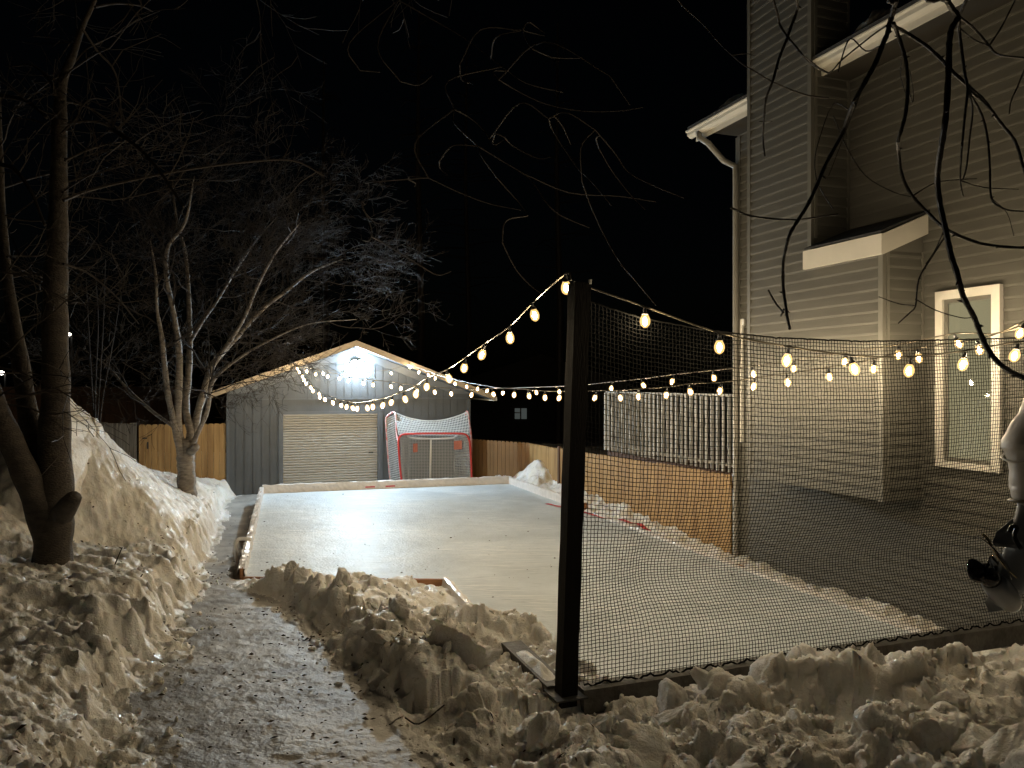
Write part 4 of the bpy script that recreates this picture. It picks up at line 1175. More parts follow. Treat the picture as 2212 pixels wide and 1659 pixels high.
# dark leaning tree close on the left
T1D = 7.0
T1 = [
    ([(112, 1285), (113, 1230), (116, 1150), (118, 1060), (118, 933), (121, 833), (119, 700), (121, 600), (125, 500), (127, 400), (129, 253), (134, 180), (157, 120), (177, 60), (200, 10), (230, -60)], [41, 39, 39, 38, 32, 28, 26, 24, 21, 18, 15, 10, 8, 6, 5, 3], .2),
    ([(105, 1110), (87, 1013), (62, 900), (42, 767), (20, 633), (4, 467), (-2, 320), (-10, 150), (-40, -50)], [34, 26, 21, 17, 12, 9, 8, 6, 4], .6),
    ([(104, 1170), (76, 1075), (38, 985), (-5, 890), (-50, 760), (-110, 560)], [28, 27, 25, 23, 18, 11], -.5),
]
b1 = Q(112, 1275, T1D)
tree1 = thing('bare_tree', tuple(b1), 'dark thick bare tree forking low, standing in the snow bank at the left', 'tree')
w = MB(); tw = MB(); rg = np.random.default_rng(33)
for si, (pp, ww, off) in enumerate(T1):
    n = len(pp); pts = [Q(x, y, T1D + off * (i / (n - 1))) for i, (x, y) in enumerate(pp)]
    sp = spline(pts, 5); rad = np.interp(np.linspace(0, n - 1, len(sp)), np.arange(n), np.array(ww) * T1D / F)
    rad = rad * (1 + .05 * np.sin(np.arange(len(sp)) * 1.3 + si * 2))
    w.tube(sp, rad, 14)
    for _ in range(13):
        t = rg.uniform(.45, 1.0); i = min(int(t * (len(sp) - 1)), len(sp) - 2)
        side = np.array([rg.uniform(-1, 1.2), rg.uniform(-.5, 1), rg.uniform(-.1, .5)]); side /= np.linalg.norm(side)
        branch(tw, sp[i], side, rg.uniform(.7, 1.5), .010, 2, rg, np.array([0, .1, .12]), 4, [0, 3, 4, 4], .35)
knob = spline([Q(135, 1110, T1D - .15), Q(152, 1085, T1D - .3), Q(162, 1072, T1D - .34)], 3)
w.tube(knob, np.linspace(.10, .06, len(knob)), 9)
w.build('trunk', 'bark', tree1, smooth=True)
LB = [([(137, 433), (187, 413), (267, 393), (400, 367), (533, 350), (633, 347), (700, 380)], 4, 1.4), ([(140, 347), (200, 320), (260, 307), (300, 310)], 3, .6),
      ([(247, 283), (253, 287), (300, 320), (347, 373), (397, 447)], 5, -.6), ([(-5, 203), (7, 207), (53, 217), (80, 235), (101, 255)], 6, -.4), ([(-3, 352), (7, 357), (33, 367), (67, 413), (97, 487)], 6, -.5),
      ([(118, 205), (110, 177), (73, 143), (27, 143)], 4, .3), ([(132, 290), (165, 255), (176, 232), (200, 213), (230, 216)], 3, .3), ([(15, 555), (40, 553), (85, 552), (110, 535)], 3, .4), ([(130, 182), (150, 150), (185, 108), (222, 90)], 3, .5),
      ([(20, 585), (45, 590), (75, 600), (98, 612)], 3, .3), ([(205, 15), (250, 8), (300, 12), (330, 25)], 3, .8), ([(137, 570), (190, 590), (250, 640), (300, 700)], 3, .9), ([(177, 60), (210, 110), (250, 160), (262, 260), (258, 360)], 3, .8),
      ([(253, 287), (230, 270), (190, 262), (135, 270)], 4, -.3)]
for pp, wd, off in LB:
    n = len(pp); pts = [Q(x, y, T1D + off * (i / (n - 1))) for i, (x, y) in enumerate(pp)]
    sp = spline(pts, 4); rad = np.linspace(wd, max(1.0, wd * .45), len(sp)) * T1D / F
    tw.tube(sp, rad, 5)
    for _ in range(5):
        i = rg.integers(1, len(sp) - 1); side = np.array([rg.uniform(-.6, 1), rg.uniform(-.5, .5), rg.uniform(-.8, .8)])
        branch(tw, sp[i], side, rg.uniform(.3, .8), .007, 1, rg, np.array([.1, 0, .0]), 3, [0, 3, 3], .35)
tw.build('crown', 'twig', tree1)

# young stems behind the leaning tree
sap = thing('sapling', tuple(G(205, 1060, .5)), 'clump of thin pale upright sapling stems beside the leaning trunk', 'sapling')
w = MB()
for (pp) in ([(205, 1000), (212, 880), (222, 720), (228, 560)], [(208, 1000), (200, 860), (192, 720), (186, 600)], [(206, 1000), (222, 860), (244, 740), (260, 640)], [(206, 1000), (206, 840), (212, 700), (206, 590)]):
    w.tube(spline([Q(x, y, 14.2) for x, y in pp], 4), np.linspace(.020, .007, 13), 5)
w.tube([Q(206, 1100, 14.2), Q(206, 998, 14.2)], .035, 6)
w.build('stem', 'twig', sap)

# near overhanging tree: the trunk stands outside the picture at the right
oh = thing('bare_tree', (3.1, 1.4, .6), 'near bare tree whose dark branches hang down over the house at the top right', 'tree')
w = MB()
tr_pts = [(3.1, 1.4, .4), (3.05, 1.45, 2.0), (2.9, 1.6, 4.0), (2.6, 1.9, 5.6), (2.2, 2.4, 6.6)]
w.tube(spline(tr_pts, 4), np.linspace(.17, .09, 17), 10)
limbs = [[(2.6, 1.9, 5.6), (2.3, 2.5, 5.9), (1.95, 3.0, 5.2), tuple(Q(1942, -60, 3.25)), tuple(Q(1936, 5, 3.25))],
         [(2.6, 1.9, 5.6), (2.4, 2.4, 5.5), (2.1, 2.9, 5.0), tuple(Q(2020, -60, 3.05)), tuple(Q(2042, 0, 3.05))],
         [(2.2, 2.4, 6.6), (1.0, 3.4, 7.2), (0.0, 4.6, 7.4), (-1.2, 6.0, 7.3), (-2.5, 7.2, 7.0)],
         [(2.2, 2.4, 6.6), (2.0, 3.2, 6.4), (1.8, 3.8, 5.6), tuple(Q(1672, -60, 4.0)), tuple(Q(1669, 0, 4.0))],
         [(1.0, 3.4, 7.2), (.9, 5.0, 7.2), (1.0, 6.6, 7.0), tuple(Q(1460, -10, 8.0))]]
for L_ in limbs: w.tube(spline(L_, 5), np.linspace(.045, .010 if L_ is not limbs[2] else .02, 5 * (len(L_) - 1) + 1), 7)
w.build('trunk', 'dark_twig', oh, smooth=True)
BR = [  # pixel path, start and end half width in pixels, depth
    ([(1936, -5), (1929, 28), (1921, 52), (1918, 70), (1907, 96), (1892, 135), (1875, 166), (1851, 209), (1835, 246), (1820, 288), (1785, 353), (1765, 400), (1743, 446), (1725, 474), (1707, 504), (1699, 532), (1692, 570), (1692, 622), (1697, 658), (1700, 682), (1706, 710)], 6, 3, 3.25),
    ([(1692, 675), (1679, 660), (1669, 644), (1660, 627)], 2.4, 2, 3.25), ([(1693, 668), (1687, 682)], 2, 2, 3.25),
    ([(1930, 50), (1938, 70), (1951, 109), (1958, 142), (1961, 185), (1957, 240), (1949, 274), (1940, 305), (1941, 330), (1948, 377), (1968, 420), (2008, 463), (2041, 493), (2091, 517), (2141, 530), (2211, 535), (2290, 530)], 4.2, 3, 3.2),
    ([(1925, 54), (1951, 67), (1977, 83), (2005, 102), (2038, 133), (2055, 152), (2081, 176), (2103, 196), (2125, 216), (2147, 246), (2169, 274), (2190, 300), (2201, 327), (2210, 360), (2230, 420)], 4.4, 3, 3.3),
    ([(2042, -5), (2057, 20), (2069, 37), (2057, 59), (2051, 87), (2049, 142), (2044, 240), (2036, 300), (2028, 350), (2025, 390), (2031, 443), (2041, 487), (2048, 520), (2055, 553), (2068, 593), (2081, 640), (2105, 686), (2118, 720), (2138, 760), (2168, 793), (2212, 816), (2290, 840)], 6.5, 5.5, 2.9),
    ([(2090, -5), (2073, 30), (2066, 40)], 4, 4, 2.95),
    ([(2071, 36), (2073, 72), (2079, 120), (2084, 157), (2090, 194), (2084, 250), (2079, 305), (2076, 340), (2074, 390), (2080, 423)], 4, 1.6, 3.1),
    ([(2090, 194), (2101, 235), (2095, 294), (2088, 359), (2080, 388)], 2.4, 1.6, 3.1), ([(2090, 196), (2112, 231), (2125, 261), (2134, 305), (2138, 359), (2141, 427), (2161, 447), (2185, 455), (2230, 457)], 3, 1.6, 3.15),
    ([(2090, 194), (2118, 215), (2147, 244)], 3.2, 3, 3.2),
    ([(2070, 35), (2103, 61), (2136, 98), (2151, 115), (2179, 122), (2240, 126)], 3, 2, 3.2), ([(2074, 62), (2103, 85), (2138, 100)], 2, 1.6, 3.2), ([(2138, 97), (2164, 57), (2195, -4)], 2, 1.6, 3.2),
    ([(2225, 130), (2212, 152), (2197, 189), (2184, 218), (2180, 246)], 2.2, 1.2, 3.3), ([(1900, 100), (1870, 110), (1837, 83), (1818, 126), (1811, 155)], 1.6, 1.6, 3.5),
    ([(1733, 118), (1757, 137), (1790, 157), (1820, 128), (1885, 76), (1914, 56)], 1.4, 2, 3.4),
    ([(1669, -4), (1680, 33), (1684, 53), (1701, 80), (1715, 96), (1741, 127), (1768, 147), (1790, 158)], 3, 2, 4.0), ([(1720, -4), (1722, 20), (1709, 57), (1700, 83), (1688, 113), (1680, 136), (1669, 176), (1655, 213), (1650, 260), (1648, 300), (1652, 338)], 3.6, 2, 4.0),
    ([(1640, 262), (1668, 262)], .9, .8, 4.0),
    ([(1460, -10), (1474, 12), (1519, 53), (1554, 93), (1581, 119), (1608, 141), (1635, 157), (1665, 175), (1701, 191), (1734, 203), (1756, 208), (1790, 212)], 1.2, 1.8, 6.0), ([(1581, 119), (1610, 116), (1632, 120)], 1, .8, 6.0),
    ([(2049, 500), (2014, 553), (1985, 603), (1978, 660), (1965, 676), (1941, 698)], 2.2, 1.3, 3.3), ([(1974, 660), (1941, 656), (1898, 641)], 1.2, 1, 3.3), ([(1978, 646), (2021, 670), (2075, 686), (2101, 686)], 1.3, 1, 3.3),
    ([(1578, 448), (1624, 467), (1708, 475), (1758, 470), (1810, 462)], 2.4, 1.6, 3.4),
    ([(1838, 240), (1800, 225), (1770, 300), (1760, 350), (1768, 400), (1800, 452)], 1.3, 1, 3.4), ([(1800, 250), (1830, 320), (1870, 380), (1930, 415), (1980, 428)], 1.3, 1.2, 3.4), ([(1970, 424), (2020, 395), (2074, 388), (2110, 386)], 1.4, 1, 3.3), ([(2074, 390), (2125, 405), (2200, 409)], 1.6, 1, 3.2),
    ([(1959, 170), (1970, 220), (1973, 200), (1965, 150)], 1, .8, 3.2), ([(1950, 110), (1945, 160), (1955, 200)], 1, .8, 3.2), ([(1905, 100), (1860, 200), (1790, 380)], 0.8, .8, 3.6),
    ([(2041, 493), (2020, 540), (2000, 570)], 1.6, 1, 3.2), ([(2140, 427), (2175, 460), (2190, 510)], 1, .8, 3.2),
]
SKY = [([(310, 0), (500, 110), (640, 190), (750, 270), (870, 360), (1000, 450), (1200, 500)], 8.2), ([(610, 590), (700, 640), (770, 705), (830, 790), (866, 822)], 7.6), ([(740, 790), (870, 870), (1000, 950), (1060, 1020), (1100, 1085), (1180, 1160), (1340, 1230)], 7.4),
       ([(840, 960), (920, 1050), (965, 1100), (1008, 1165)], 7.3), ([(1120, 640), (1150, 720), (1270, 900), (1340, 970), (1460, 1110)], 7.0), ([(1370, 700), (1480, 830), (1550, 930), (1680, 1000), (1850, 1070)], 6.8), ([(1390, 800), (1460, 920), (1560, 1050), (1640, 1130)], 7.0),
       ([(1300, 980), (1350, 1120), (1420, 1270), (1500, 1410), (1600, 1530), (1700, 1650)], 6.8), ([(870, 1310), (940, 1450), (1020, 1540), (1100, 1600)], 7.2), ([(990, 940), (1230, 1040), (1500, 1060), (1700, 1090)], 7.6), ([(470, 960), (640, 1040), (800, 1100), (970, 1135)], 8.0),
       ([(850, 430), (950, 490), (1100, 560), (1300, 600), (1500, 600), (1630, 580)], 7.8), ([(1450, 410), (1560, 570)], 7.2), ([(320, 440), (420, 460), (490, 410)], 8.4), ([(100, 380), (210, 390)], 8.4), ([(130, 990), (150, 1000), (140, 1090), (115, 1110)], 8.2),
       ([(130, 1150), (180, 1200), (230, 1210)], 8.2), ([(110, 1100), (165, 1240), (150, 1300), (115, 1298)], 8.2), ([(365, 970), (402, 990), (395, 1010)], 8.2), ([(530, 870), (535, 910), (575, 947)], 7.8), ([(840, 780), (875, 758)], 7.6), ([(1200, 690), (1240, 780)], 7.2), ([(980, 165), (1040, 180), (1100, 195)], 7.5), ([(1020, 120), (1060, 150), (1100, 180)], 7.5), ([(1135, 310), (1220, 315), (1300, 313)], 7.4), ([(420, 1430), (520, 1485), (595, 1465)], 9), ([(880, 740), (930, 790), (1060, 855), (1130, 850)], 7.4), ([(640, 350), (650, 430), (710, 455)], 7.8)]
w = MB()
for pp, a, b, d in BR:
    sp = spline([Q(x, y, d + .12 * math.sin(i * .8)) for i, (x, y) in enumerate(pp)], 4)
    rad = np.linspace(a, b, len(sp)) * d / F
    rad = rad * (1 + .10 * np.sin(np.arange(len(sp)) * 2.3)); w.tube(sp, rad, 7)
    for j in range(len(sp) // 7):                       # buds
        i = random.randrange(1, len(sp) - 1); q = sp[i]; r = rad[i]
        w.lathe([(r * .5, 0), (r * .55, r * 1.6), (.0005, r * 3.0)], q, (random.uniform(-1, 1), random.uniform(-1, 1), random.uniform(-1, .3)), 5)
main = spline(limbs[2], 5); hung = [np.vstack([main, spline(limbs[4], 5)])]
for pp, d in SKY:
    sp = spline([Q(737 + x * .4, y * .4, d + .15 * math.sin(i)) for i, (x, y) in enumerate(pp)], 4)
    d0_ = sp[0] - sp[min(2, len(sp) - 1)]; d0_ /= np.linalg.norm(d0_)
    cand = np.vstack(hung); rel = cand - sp[0]; dist = np.linalg.norm(rel, axis=1)
    cost = dist * (1.6 - (rel @ d0_) / (dist + 1e-6)) + np.where(cand[:, 2] < sp[0][2], .8, 0)
    j = int(np.argmin(cost)); q0 = cand[j]
    mid = (q0 + sp[0] + d0_ * dist[j] * .55) / 2 + (sp[0] + d0_ * dist[j] * .5 - (q0 + sp[0]) / 2) * .3 - d0_ * dist[j] * .1
    w.tube(spline([q0, mid, sp[0]], 5), np.linspace(.007, 1.3 * d / F, 11), 4); hung.append(sp)
    w.tube(sp, np.linspace(1.5, .9, len(sp)) * d / F, 4)
rg = np.random.default_rng(5)
for _ in range(34):
    q = main[rg.integers(3, len(main))]; branch(w, q, np.array([rg.uniform(-1, 1), rg.uniform(.0, 1.0), rg.uniform(-.9, .1)]), rg.uniform(.9, 2.0), .010, 2, rg, np.array([.25, .1, -.2]), 4, [0, 3, 3], .3)
w.build('crown', 'dark_twig', oh)

# ---------------------------------------------------------------- outboard motor
om = thing('outboard_motor', tuple(Q(2240, 1250, 3.0)), 'tilted grey outboard motor under a white bag at the right edge', 'outboard motor')
bag = [(2252, 850, 30), (2250, 893, 44), (2251, 925, 62), (2252, 955, 73), (2252, 972, 73), (2251, 990, 65), (2250, 1030, 60), (2250, 1060, 60), (2248, 1080, 56), (2246, 1096, 44), (2244, 1104, 30)]
w = MB(); sp = spline([Q(x, y, 3.0) for x, y, r in bag], 4); rad = np.interp(np.linspace(0, len(bag) - 1, len(sp)), np.arange(len(bag)), [r for *_, r in bag]) * 3.0 / F
w.tube(sp, rad, 26)
V = w.v[-1]; V += np.stack([vnoise(V[:, 2] * 14, V[:, 0] * 11, 1), vnoise(V[:, 2] * 14, V[:, 0] * 11, 2), vnoise(V[:, 0] * 12, V[:, 1] * 12, 3)], 1) * .006 + np.stack([vnoise(V[:, 2] * 34 + V[:, 0] * 20, V[:, 1] * 26, 6), vnoise(V[:, 2] * 30, V[:, 0] * 30, 7), 0 * V[:, 0]], 1) * .0035
w.build('motor_bag', 'bag', om, smooth=True)
w = MB(); ring_ = [Q(2249, 1082, 3.0) + np.array([math.cos(t) * .106, math.sin(t) * .106, .006 * math.sin(2 * t)]) for t in np.linspace(0, 2 * math.pi, 25)]
w.tube(ring_, .006, 6); w.build('tie_cord', 'cable', om, smooth=True)
w = MB(); ring_ = [Q(2252, 968, 3.0) + np.array([math.cos(t) * .136, math.sin(t) * .136, .05 * math.cos(t) + .004 * math.sin(5 * t)]) for t in np.linspace(0, 2 * math.pi, 33)]
w.tube(ring_, .0045, 5); w.build('bag_seam', 'bag', om, smooth=True)
# leg: flattened blade from the bag down to the gearcase
def blade(mb, pts, wid, th, dirw):
    dirw = np.asarray(dirw, float); dirw /= np.linalg.norm(dirw)
    p = np.asarray(pts, float); t = np.gradient(p, axis=0); vs = []
    for i in range(len(p)):
        tt = t[i] / np.linalg.norm(t[i]); a = dirw - np.dot(dirw, tt) * tt; a /= np.linalg.norm(a); b = np.cross(tt, a)
        for k in range(12):
            an = k * math.pi / 6; vs.append(p[i] + a * math.cos(an) * wid[i] + b * math.sin(an) * th[i])
    n = len(p); fs = [(i * 12 + k, i * 12 + (k + 1) % 12, (i + 1) * 12 + (k + 1) % 12, (i + 1) * 12 + k) for i in range(n - 1) for k in range(12)]
    fs += [tuple(range(11, -1, -1)), tuple((n - 1) * 12 + k for k in range(12))]
    mb.add(vs, fs)
w = MB()
lg = spline([Q(2250, 1085, 3.0), Q(2236, 1130, 2.99), Q(2216, 1180, 2.98), Q(2192, 1240, 2.97), Q(2178, 1270, 2.97)], 4)
blade(w, lg, np.linspace(.085, .062, len(lg)), np.linspace(.05, .022, len(lg)), Q(1, 0, 3) - Q(0, 0.45, 3))
w.build('leg', 'motor_grey', om, smooth=True)
w = MB()
pl_ = [Q(2144, 1172, 2.95), Q(2152, 1150, 2.98), Q(2172, 1132, 3.0), Q(2205, 1105, 3.02), Q(2240, 1112, 3.02), Q(2236, 1150, 2.98), Q(2190, 1178, 2.94)]
w.prism(pl_, np.array([.006, .0, -.012])); w.build('cavitation_plate', 'motor_grey', om)
hub = Q(2143, 1254, 2.93); nose = Q(2193, 1313, 3.02); axh = (nose - hub) / np.linalg.norm(nose - hub); lh = np.linalg.norm(nose - hub)
w = MB(); w.lathe([(.040, -.01), (.048, lh * .2), (.050, lh * .5), (.043, lh * .75), (.028, lh * .93), (.010, lh + .008)], hub, axh, 18); w.build('gearcase', 'motor_grey', om, smooth=True)
w = MB(); w.prism([Q(2150, 1268, 2.95), Q(2127, 1300, 2.96), Q(2137, 1322, 2.97), Q(2172, 1318, 3.0), Q(2182, 1300, 3.0)], np.array([.01, .012, 0])); w.build('skeg', 'motor_grey', om)
w = MB(); w.tube(spline([Q(2180, 1150, 2.9), Q(2186, 1138, 2.9), Q(2196, 1140, 2.9), Q(2192, 1160, 2.9), Q(2205, 1185, 2.9)], 4), .009, 6); w.build('hose', 'black', om, smooth=True)
prop = MB(); prop.lathe([(.034, -.07), (.037, -.03), (.039, -.008)], hub, axh, 16); pr = prop.build('propeller', 'prop', om, smooth=True)
bA_ = np.cross(axh, [0, 1, 0]); bA_ /= np.linalg.norm(bA_); bB_ = np.cross(axh, bA_)
def prop_blade(center, ra, rb, up, wide, th, mname, cup=.012):
    up = np.asarray(up, float); up /= np.linalg.norm(up); wide = np.asarray(wide, float); wide -= np.dot(wide, up) * up; wide /= np.linalg.norm(wide); nr = np.cross(up, wide)
    w = MB(); nr_, ns = 7, 18; P1 = []; P2 = []
    for i in range(nr_):
        for k in range(ns):
            an = 2 * math.pi * k / ns; q = i / (nr_ - 1)
            x = math.cos(an) * ra * q; y = math.sin(an) * rb * q * (1 + .15 * math.cos(an))
            z = cup * (x / ra) ** 2 + cup * .8 * (x / ra) * (y / rb)
            t = th * (1 - q ** 3) + .0012
            P1.append(center + up * x + wide * y + nr * (z + t / 2)); P2.append(center + up * x + wide * y + nr * (z - t / 2))
    n = nr_ * ns
    fs = []
    for i in range(nr_ - 1):
        for k in range(ns):
            a, b, c, d = i * ns + k, i * ns + (k + 1) % ns, (i + 1) * ns + (k + 1) % ns, (i + 1) * ns + k
            fs.append((a, d, c, b)); fs.append((n + a, n + b, n + c, n + d))
    for k in range(ns): fs.append(((nr_ - 1) * ns + k, n + (nr_ - 1) * ns + k, n + (nr_ - 1) * ns + (k + 1) % ns, (nr_ - 1) * ns + (k + 1) % ns))
    w.add(P1 + P2, fs); return w.build('blade', mname, pr, smooth=True)
c1 = Q(2109, 1234, 2.90); prop_blade(c1, .064, .040, Q(2082, 1212, 2.9) - Q(2136, 1250, 2.93), Q(2100, 1260, 2.9) - Q(2120, 1208, 2.92), .008, 'prop')
c2 = Q(2160, 1200, 2.86); prop_blade(c2, .112, .040, Q(2123, 1155, 2.86) - Q(2196, 1245, 2.88), np.array([.35, 1, .3]), .008, 'prop', cup=.02)
c3 = Q(2153, 1222, 3.0); prop_blade(c3, .060, .036, Q(2160, 1200, 3.04) - Q(2146, 1250, 2.94), Q(2170, 1225, 3.0) - Q(2140, 1222, 2.98), .008, 'prop')
w = MB(); w.tube(spline([Q(2122, 1154, 2.855), Q(2133, 1163, 2.85), Q(2150, 1195, 2.845), Q(2172, 1226, 2.85), Q(2196, 1248, 2.87)], 4), np.linspace(.006, .003, 17), 5); w.build('edge_glint', 'brass_glint', pr, smooth=True)  # strip added along the blade as its painted highlight
w = MB(); w.box(Q(2262, 1010, 2.95), (.40, -.05, .0), (0, .10, 0), (0, 0, .12)); w.build('bracket', 'black', om)
# the boat it hangs on, just outside the picture
bt = thing('motor_boat', (3.0, 2.4, .9), 'small open aluminium boat on a trailer outside the right edge', 'boat')
st = [(2.62, .02), (2.9, .62), (3.9, .78), (5.4, .75), (6.6, .45), (7.2, .03)]
P = np.zeros((len(st), 9, 3))
for i, (x, hwid) in enumerate(st):
    for j in range(9):
        a = (j / 8) * math.pi
        P[i, j] = (x, 2.75 - hwid * math.cos(a) * 1.0 - (x - 2.6) * .12, 1.95 + (x - 2.6) * .05 - .55 * math.sin(a) * min(1, hwid * 3))
w = MB(); w.grid(P); w.build('hull', 'hull', bt, smooth=True)
w = MB(); w.box((3.4, 2.2, 1.25), (2.8, -.3, 0), (0, .08, 0), (0, 0, .10)); w.box((3.4, 2.9, 1.25), (2.8, -.3, 0), (0, .08, 0), (0, 0, .10)); w.box((4.2, 1.9, 1.2), (.08, 0, 0), (0, 1.3, 0), (0, 0, .06)); w.box((3.5, 2.3, .5), (.1, 0, 0), (0, .1, 0), (0, 0, .76)); w.box((5.8, 2.3, .3), (.1, 0, 0), (0, .1, 0), (0, 0, .96)); w.build('trailer_frame', 'iron', bt)
for y in (1.85, 3.1):
    w = MB(); w.lathe([(.15, -.07), (.26, -.08), (.30, -.03), (.30, .03), (.26, .08), (.15, .07)], (4.25, y, 1.02), (0, 1, 0), 18); w.build('wheel', 'black', bt, smooth=True)

# ---------------------------------------------------------------- loose snow chunks, twigs and litter
import bmesh
def chunk_mesh(seed, flat=1.0):
    bm = bmesh.new(); bmesh.ops.create_icosphere(bm, subdivisions=5, radius=1.0)
    r = np.random.default_rng(seed)
    pl = r.normal(0, 1, (13, 3)); pl /= np.linalg.norm(pl, axis=1)[:, None]; offs = r.uniform(.5, .85, 13)
    co = np.array([v.co[:] for v in bm.verts])
    rad = np.min(offs[None] / np.maximum(co @ pl.T, .28), axis=1)
    co = co * np.minimum(rad, 1.15)[:, None]
    nz = fbm(co[:, 0] * 2.1 + seed, co[:, 1] * 2.1 + co[:, 2] * 1.7, seed, 4)
    nz2 = fbm(co[:, 0] * 6 + seed, co[:, 1] * 6 + co[:, 2] * 5, seed + 9, 4, .6)
    co = co * (1 + .22 * nz + .09 * nz2)[:, None]; co[:, 2] *= flat
    for v, c in zip(bm.verts, co): v.co = c
    me = bpy.data.meshes.new('snow_chunk'); bm.to_mesh(me); bm.free()
    me.materials.append(M['snow_clean'])
    me.polygons.foreach_set('use_smooth', [True] * len(me.polygons))
    return me
CM = [chunk_mesh(s, f) for s, f in ((1, .8), (2, .9), (3, .6), (4, .75), (5, .85), (6, .5))]
rg = np.random.default_rng(77)
def place_chunk(me, x, y, z, sx, sy, sz, rot, label, group=None):
    o = bpy.data.objects.new('snow_chunk', me); COL.objects.link(o)
    o.location = (x, y, z); o.scale = (sx, sy, sz); o.rotation_euler = rot
    return tag(o, label, 'snow chunk', group)
# slab standing on edge on the inner pile, blocks seen one by one
def at(px, py, zg): return G(px, py, zg)
p = at(968, 1445, .55); place_chunk(CM[5], p[0], p[1], .66, .22, .045, .42, (.25, .35, .2), 'pale flat ice slab standing on edge on the pile left of the post')
p = at(1040, 1440, .52); place_chunk(CM[2], p[0], p[1], .58, .20, .06, .14, (.5, -.3, .4), 'tilted glassy ice slab between the standing slab and the post foot')
p = at(830, 1490, .50); place_chunk(CM[0], p[0], p[1], .55, .10, .10, .10, (.2, .3, 1), 'rounded snow lump at the path edge of the chunk pile')
p = at(2058, 1545, .62); place_chunk(CM[1], p[0], p[1], .70, .11, .10, .11, (.3, .1, 2), 'round snow lump in the middle of the right foreground bank')
p = at(1990, 1450, .5); place_chunk(CM[4], p[0], p[1], .50, .13, .11, .10, (.3, .6, .4), 'blocky snow lump just in front of the beam end')
for i in range(95):
    x = rg.uniform(-.3, 3.0); y = rg.uniform(2.6, 5.2)
    b_ = (x - BP[0]) * ST - (y - BP[1]) * CT
    if b_ < .22 or abs(x / y) > .72: continue
    s = .03 + .15 * rg.uniform(0, 1) ** 2.0
    place_chunk(CM[i % 6], x, y, hz(x, y) + s * .05, s * rg.uniform(.9, 1.6), s * rg.uniform(.8, 1.3), s * .85, (rg.uniform(0, 3), rg.uniform(0, 3), rg.uniform(0, 6)), 'loose chunk of shovelled snow lying on the foreground bank', 'loose chunks on the foreground bank')
for i in range(30):
    t = rg.uniform(5.0, 9.2); xl, xr = path_edges(np.array([t])); x = float(xr[0]) + rg.uniform(.15, 1.0)
    if in_poly(np.array([x]), np.array([t]), RINK)[0]: continue
    s = rg.uniform(.04, .12)
    place_chunk(CM[i % 6], x, t, hz(x, t) + s * .2, s * 1.2, s, s * .9, (rg.uniform(0, 3), rg.uniform(0, 3), rg.uniform(0, 6)), 'chunk of shovelled snow on the pile inside the rink corner', 'chunks piled inside the rink corner')
for (px, py, d, s, lab) in ((232, 1012, 13.0, .33, 'jagged dirty snow slab leaning on the weathered fence'), (318, 1055, 14.6, .20, 'brownish snow block below the fence gate'), (278, 1063, 14.4, .16, 'small white snow peak left of the brownish block'), (340, 1058, 14.9, .15, 'white snow lump right of the brownish block'), (372, 1062, 15.0, .17, 'white snow lump beside the pale tree trunk')):
    p = Q(px, py, d); place_chunk(CM[int(px) % 6], p[0], p[1], p[2] - .05, s * .8, s * .6, s * 1.1, (.2, .4, px), lab)
n_ = 5200
r_ = np.exp(RNG.uniform(math.log(2.4), math.log(11), n_)); a_ = RNG.uniform(-.70, .70, n_)
cx_, cy_ = r_ * np.sin(a_), r_ * np.cos(a_)
xl, xr = path_edges(cy_)
kp = ~in_poly(cx_, cy_, RINK) & ((((cx_ > xr - .12) & (cy_ < 9.4)) & (RNG.uniform(0, 1, n_) < .75)) | (np.abs(cx_ - xl) < .30) | ((cx_ < xl) & (RNG.uniform(0, 1, n_) < .25)))
hwz = (cx_ - HP[0]) * HN[0] + (cy_ - HP[1]) * HN[1]; kp &= ~((hwz < .1) & (cy_ > 3))
cx_, cy_ = cx_[kp], cy_[kp]; cz_ = surf(cx_, cy_)
bmi = bmesh.new(); bmesh.ops.create_icosphere(bmi, subdivisions=1, radius=1.0); bmi.verts.ensure_lookup_table()
IV = np.array([v.co[:] for v in bmi.verts]); IF = [tuple(v.index for v in f.verts) for f in bmi.faces]; bmi.free()
w = MB()
for i in range(len(cx_)):
    sz = .006 + .026 * RNG.uniform(0, 1) ** 3
    w.add(IV * (sz * RNG.uniform(.6, 1.3, 3)) * RNG.uniform(.7, 1.25, (len(IV), 1)) + np.array([cx_[i], cy_[i], cz_[i] + sz * .35]), IF)
tag(w.build('snow_crumbs', 'snow_clean', base=(0, 0, 0)), 'crumbs of broken snow strewn over the banks and path edges', 'snow crumbs', kind='stuff')
# steep slab of cut snow behind the leaning trunk
w = MB(); n1, n2 = 26, 10
P = np.zeros((n1, n2, 3))
for i in range(n1):
    t = i / (n1 - 1)
    for j in range(n2):
        u = j / (n2 - 1)
        xr_ = np.interp(t, [0, .2, .5, .8, 1], [172, 172, 170, 160, 150]); xl_ = 108
        q = Q(xl_ + (xr_ - xl_) * u, 1075 - 182 * t ** .95, 9.2 + .5 * t - .25 * math.sin(u * 3.1))
        P[i, j] = q + .03 * np.array([float(vnoise(np.array(t * 7), np.array(u * 4), 4)), float(vnoise(np.array(t * 9), np.array(u * 5), 5)), 0])
w.grid(P, flip=True)
P2 = P + np.array([-.1, .9, -.1]); w.grid(P2)
w.grid(np.stack([P[:, -1], P2[:, -1]], 1)); w.grid(np.stack([P[-1], P2[-1]], 0))
tag(w.build('snow_slab', 'snow', smooth=True), 'tall upright wall of cut snow behind the dark leaning trunk', 'snow slab')

